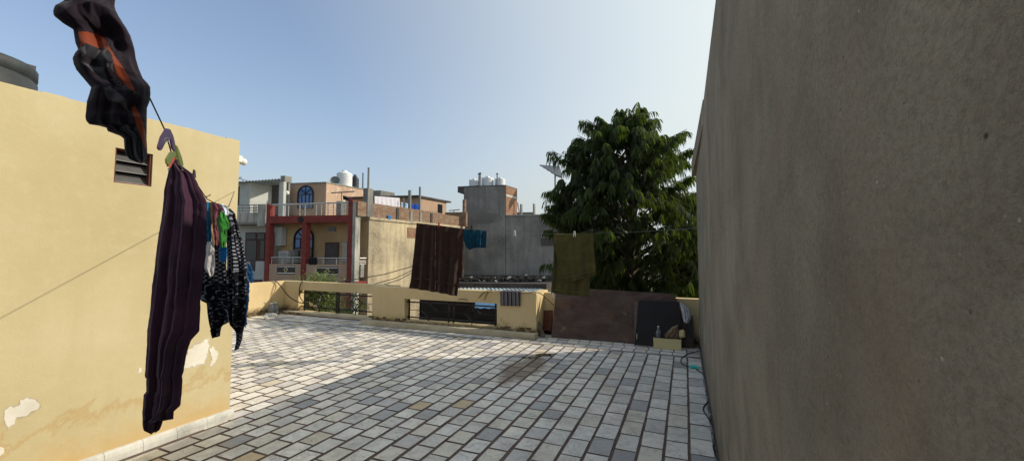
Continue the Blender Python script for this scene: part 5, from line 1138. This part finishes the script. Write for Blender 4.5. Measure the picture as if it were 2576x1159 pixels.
# ------------------------------------------------------------------ corrugated roof, low rooms below the terrace level
c1 = deep(1364, 726, 15); RF = Frame((c1.x, c1.y), 17, 118)
m = MB(); n = 120; L0, L1 = -4.6, 0.0; zc = c1.z
def zc_(k): return zc+.018*math.sin(k*math.pi/2.0)
for k in range(n*1):
    b0, b1 = L0+(L1-L0)*k/n, L0+(L1-L0)*(k+1)/n
    m.hexa([RF.P(b0, -3.0, zc_(k)-.0), RF.P(b1, -3.0, zc_(k+1)-.0), RF.P(b1, 0, zc_(k+1)), RF.P(b0, 0, zc_(k)), RF.P(b0, -3.0, zc_(k)+.006), RF.P(b1, -3.0, zc_(k+1)+.006), RF.P(b1, 0, zc_(k+1)+.006), RF.P(b0, 0, zc_(k)+.006)])
cr = empty('tin_roofed_hut', tuple(RF.P(-2, -2, G0)), 'low hut under a corrugated tin roof just beyond the yellow parapet', 'hut')
m.build('corrugated_roof', M['corr'], cr)
m = MB(); m.fbox(RF, -4.4, -.1, -2.8, -.2, G0, zc-.06); m.build('wall', M['hut'], cr)
m = MB(); m.fbox(RF, -3.2, -2.0, -2.84, -2.805, -1.9, -.6); m.build('window', M['pane'], cr)
m = MB(); m.fbox(RF, -2.7, -1.75, -2.86, -2.842, -1.7, -.9); m.build('curtain', M['wood'], cr)
p = deep(1229, 767, 10.0); BF = Frame((p.x, p.y), 17, 118); m = MB()
for k in range(16): b0 = -.35+.8*k/16; f0, f1 = .012*math.sin(k*1.6), .012*math.sin((k+1)*1.6); m.hexa([BF.P(b0, -.4, p.z+f0-.03), BF.P(b0+.05, -.4, p.z+f1-.03), BF.P(b0+.05, .6, p.z+f1), BF.P(b0, .6, p.z+f0), BF.P(b0, -.4, p.z+f0-.02), BF.P(b0+.05, -.4, p.z+f1-.02), BF.P(b0+.05, .6, p.z+f1+.01), BF.P(b0, .6, p.z+f0+.01)])
tag(m.build('awning', M['blue_tarp']), 'light blue ribbed awning seen through the middle opening', 'awning')
m = MB(); q = deep(*cz2(640, 560), 9.5); m.tube([Vector((q.x, q.y, G0)), Vector((q.x+.25, q.y, .35))], .02, 6)
for k in range(6): z = -.75+.16*k; m.tube([Vector((q.x-.05+.04*k, q.y, z)), Vector((q.x+.25+.04*k, q.y+.1, z+.06))], .01, 4)
tag(m.build('antenna', M['black_metal']), 'slanting dark aerial seen through the middle opening', 'antenna')
# overhead wires in front of the stained flank
for (x0, y0, x1, y1, lb) in ((1140, 1075, 1700, 950, 'black service wire sagging across the stained flank'), (1360, 1110, 1700, 985, 'upper of two thin wires before the stained flank'), (1430, 1120, 1710, 1000, 'lower of two thin wires before the stained flank')):
    a = deep(*c4(x0, y0), 12.5); b2 = deep(*c4(x1, y1), 14); mid = (a+b2)/2-Vector((0, 0, .06)); m = MB(); m.tube([a+(a-mid)*2, a, mid, b2, b2+(b2-mid)*2], .014, 5); tag(m.build('wire', M['cable']), lb, 'wire')

# ------------------------------------------------------------------ trees
def leafquad(m, p, d, side, L, W, mi, droop=.5, att=0):
    # a lance shaped blade bent downward in two segments
    a = p; b_ = p+d*L*.45; c_ = p+d*L*.8+Vector((0, 0, -droop*L*.45)); e = p+d*L*.95+Vector((0, 0, -droop*L*1.0))
    s = side*W
    m.poly([a, b_-s*.5, c_-s*.42, e], mi, att); m.poly([a, e, c_+s*.42, b_+s*.5], mi, att)
def frond(m, p, d, L, nl, LL, LW, att):
    d = d.normalized(); pos = p.copy(); up = Vector((0, 0, 1)); dirv = d.copy(); pts = [pos.copy()]
    for k in range(nl):
        dirv = (dirv+Vector((0, 0, -.07))).normalized(); pos = pos+dirv*(L/nl); pts.append(pos.copy())
        side = dirv.cross(up); side = side.normalized() if side.length > .01 else Vector((1, 0, 0))
        for sgn in (-1, 1):
            ld_ = (side*sgn*.42+dirv*.3+Vector((rnd.uniform(-.2, .2), rnd.uniform(-.2, .2), rnd.uniform(-.8, -.15)))).normalized()
            ll = LL*(.75+.5*rnd.random())*(1 if k < nl-2 else .8)
            leafquad(m, pos, ld_, dirv*(.9)+up*.1, ll, LW, 0, .75+.5*rnd.random(), min(1, max(0, att+rnd.uniform(-.25, .25))))
        
    m.tube(pts[::3]+[pts[-1]], .004, 3, 1, False)
rnd = random.Random(21)
DT = 10.6
env = [(290, 1560, 1630), (310, 1515, 1640), (340, 1492, 1668), (362, 1475, 1700), (395, 1420, 1718), (430, 1415, 1712), (455, 1405, 1690), (480, 1390, 1700), (505, 1380, 1745), (530, 1378, 1790), (570, 1388, 1850), (620, 1400, 1860), (670, 1405, 1860), (710, 1415, 1820), (760, 1450, 1780), (800, 1500, 1700)]
def envat(y):
    for i in range(len(env)-1):
        if env[i][0] <= y <= env[i+1][0]:
            t = (y-env[i][0])/(env[i+1][0]-env[i][0]); return env[i][1]+(env[i+1][1]-env[i][1])*t, env[i][2]+(env[i+1][2]-env[i][2])*t
    return env[-1][1], env[-1][2]
tc = deep(1590, 700, DT); tree = empty('mango_tree', (tc.x, tc.y, G0), 'tall dense tree with drooping dark leaves beyond the parapet and boards', 'tree')
m = MB(); br = MB(); tops = []
lat = Vector((RT.x, RT.y, 0)); dep = Vector((FW.x, FW.y, 0)).normalized()
def crown_point(y, ph, rr):
    xl, xr = envat(y); xc = (xl+xr)/2; hw = (xr-xl)/2*DT/F
    out = lat*math.cos(ph)+dep*math.sin(ph); return deep(xc, y, DT)+out*(hw*rr), out
nc = 118
for k in range(nc):                          # boughs: each a spray of hanging fronds with gaps between the sprays
    y = 312+470*((k+.5)/nc)**.95; ph = k*2.39996+rnd.uniform(-.3, .3); rr = rnd.choice((.5, .66, .8, .84, .9))*rnd.uniform(.86, 1.06)
    if y < 345: rr *= .5
    c_, out = crown_point(y, ph, rr); size = rnd.uniform(.24, .42); tint = rnd.uniform(.1, .8)+(.2 if y < 380 else 0); tops.append(c_-out*.1)  # paler tint near the top paints backlight into the leaf colour
    for q in range(int(11+8*rnd.random())):
        p = c_+Vector((rnd.gauss(0, 1), rnd.gauss(0, 1), rnd.gauss(0, .8)))*size*.45-out*.18
        d = (out*.8+Vector((rnd.uniform(-.8, .8), rnd.uniform(-.8, .8), rnd.uniform(-.25, .7)+(.4 if y < 345 else 0)))).normalized()
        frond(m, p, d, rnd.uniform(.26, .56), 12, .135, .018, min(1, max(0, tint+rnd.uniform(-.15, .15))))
for k in range(330):                         # inner leaves round the limbs
    y = 340+440*rnd.random()**.6; p, out = crown_point(y, rnd.uniform(0, 6.28), .66*rnd.random()**.5)
    frond(m, p, (out+Vector((rnd.uniform(-.6, .6), rnd.uniform(-.6, .6), rnd.uniform(-.2, .5)))).normalized(), rnd.uniform(.35, .6), 12, .14, .02, .2)  # fixed low tint paints the shaded inside of the crown
for (x, y, dz) in ((1475, 300, 0), (1452, 340, .3), (1388, 378, -.4), (1728, 325, .2), (1738, 372, 0), (1730, 400, .5), (1738, 440, -.3), (1380, 478, .2), (1368, 530, -.5), (1378, 572, .3), (1380, 655, -.6), (1758, 500, -.3), (1748, 480, .2), (1560, 282, 0), (1605, 278, .2), (1640, 300, .4), (1510, 300, .3)):
    tip = deep(x, y, DT+dz); root = Vector((tc.x, tc.y, tip.z-.25-.35*(tip-Vector((tc.x, tc.y, tip.z))).length)); br.tube([root, root.lerp(tip, .6), tip], [.03, .015, .006], 5, 0, False)
    for q in range(9):
        f = .52+.5*q/9; p = root.lerp(tip, f); dd = (tip-root).normalized(); sd = dd.cross(Vector((0, 0, 1))).normalized()
        frond(m, p-dd*.12, dd+sd*rnd.uniform(-.8, .8)+Vector((0, 0, rnd.uniform(-.2, .3))), rnd.uniform(.25, .42), 10, .15, .02, .5)
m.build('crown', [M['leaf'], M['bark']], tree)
trunk = [Vector((tc.x, tc.y, G0)), Vector((tc.x+.05, tc.y, -1.5)), Vector((tc.x-.05, tc.y, .8)), Vector((tc.x+.02, tc.y+.05, 2.6)), Vector((tc.x, tc.y, 4.3))]
br.tube(trunk, [.22, .18, .14, .09, .03], 9)
for p in tops:
    t = min(.95, max(.1, (p.z-.9-G0)/(8.0))); z = G0+t*8.0; q = Vector((tc.x, tc.y, min(z, p.z-.1))); mid = (q+p)/2+Vector((0, 0, .12)); br.tube([q, mid, p], [.04, .022, .008], 5, 0, False)
br.build('trunk', M['bark'], tree)
def leafy(name, c, r, n, mt, label, cat, ls=.09, trunk_r=.06, seed=1, group=None):
    t = empty(name, (c[0], c[1], G0), label, cat, group); m = MB(); c = Vector(c); rn = random.Random(seed)
    cl_ = [(Vector((rn.uniform(-1, 1), rn.uniform(-1, 1), rn.uniform(-1, 1)))) for _ in range(max(8, n//60))]
    cl_ = [v.normalized()*rn.random()**.45 for v in cl_]
    for k in range(n):
        v = rn.choice(cl_); p = c+Vector((v.x*r[0], v.y*r[1], v.z*r[2]))+Vector((rn.gauss(0, 1), rn.gauss(0, 1), rn.gauss(0, 1)))*min(r)*.2
        d = Vector((rn.uniform(-1, 1), rn.uniform(-1, 1), rn.uniform(-.6, .8))).normalized(); s = d.cross(Vector((rn.uniform(-1, 1), rn.uniform(-1, 1), 1))).normalized()
        leafquad(m, p, d, s, ls*(.6+.8*rn.random()), ls*.45, 0, .3, rn.random())
    m.build('crown', mt, t); b_ = MB(); b_.tube([Vector((c.x, c.y, G0)), Vector((c.x+.05, c.y, (G0+c.z)/2)), c], [trunk_r, trunk_r*.8, trunk_r*.4], 7)
    for v in cl_: p = c+Vector((v.x*r[0], v.y*r[1], v.z*r[2])); b_.tube([c-Vector((0, 0, r[2]*.8)), c.lerp(p, .5), p], [trunk_r*.35, .012, .006], 4, 0, False)
    b_.build('trunk', M['bark'], t); return t
c = deep(800, 752, 11.0); leafy('small_tree', c, (.62, .6, .68), 3200, [M['leaf_pale']], 'small pale leafed tree rising behind the left parapet grille', 'tree', .085, .05, 3)
c = deep(868, 790, 11.5); leafy('small_tree', c, (.5, .5, .5), 1500, [M['leaf']], 'darker low tree seen only through the left grille', 'tree', .08, .05, 4)
c = deep(1735, 745, 13.0); leafy('leafy_bush', c, (1.1, .8, .75), 2600, [M['leaf_pale']], 'bright leafed bush between the big tree and the cement wall', 'bush', .17, .06, 5)
c = deep(1760, 640, 17.0); leafy('leafy_tree', c, (1.6, 1.2, 1.3), 2600, [M['leaf_pale']], 'distant pale tree low behind the big tree at right', 'tree', .2, .08, 6)
m = MB(); p = deep(1745, 700, 38); m.box(p.x-4, p.x+5, p.y, p.y+6, G0, 2.0); db_ = m.build('distant_building', M['pale'], None); tag(db_, 'pale distant building glimpsed between the tree and the cement wall', 'building')
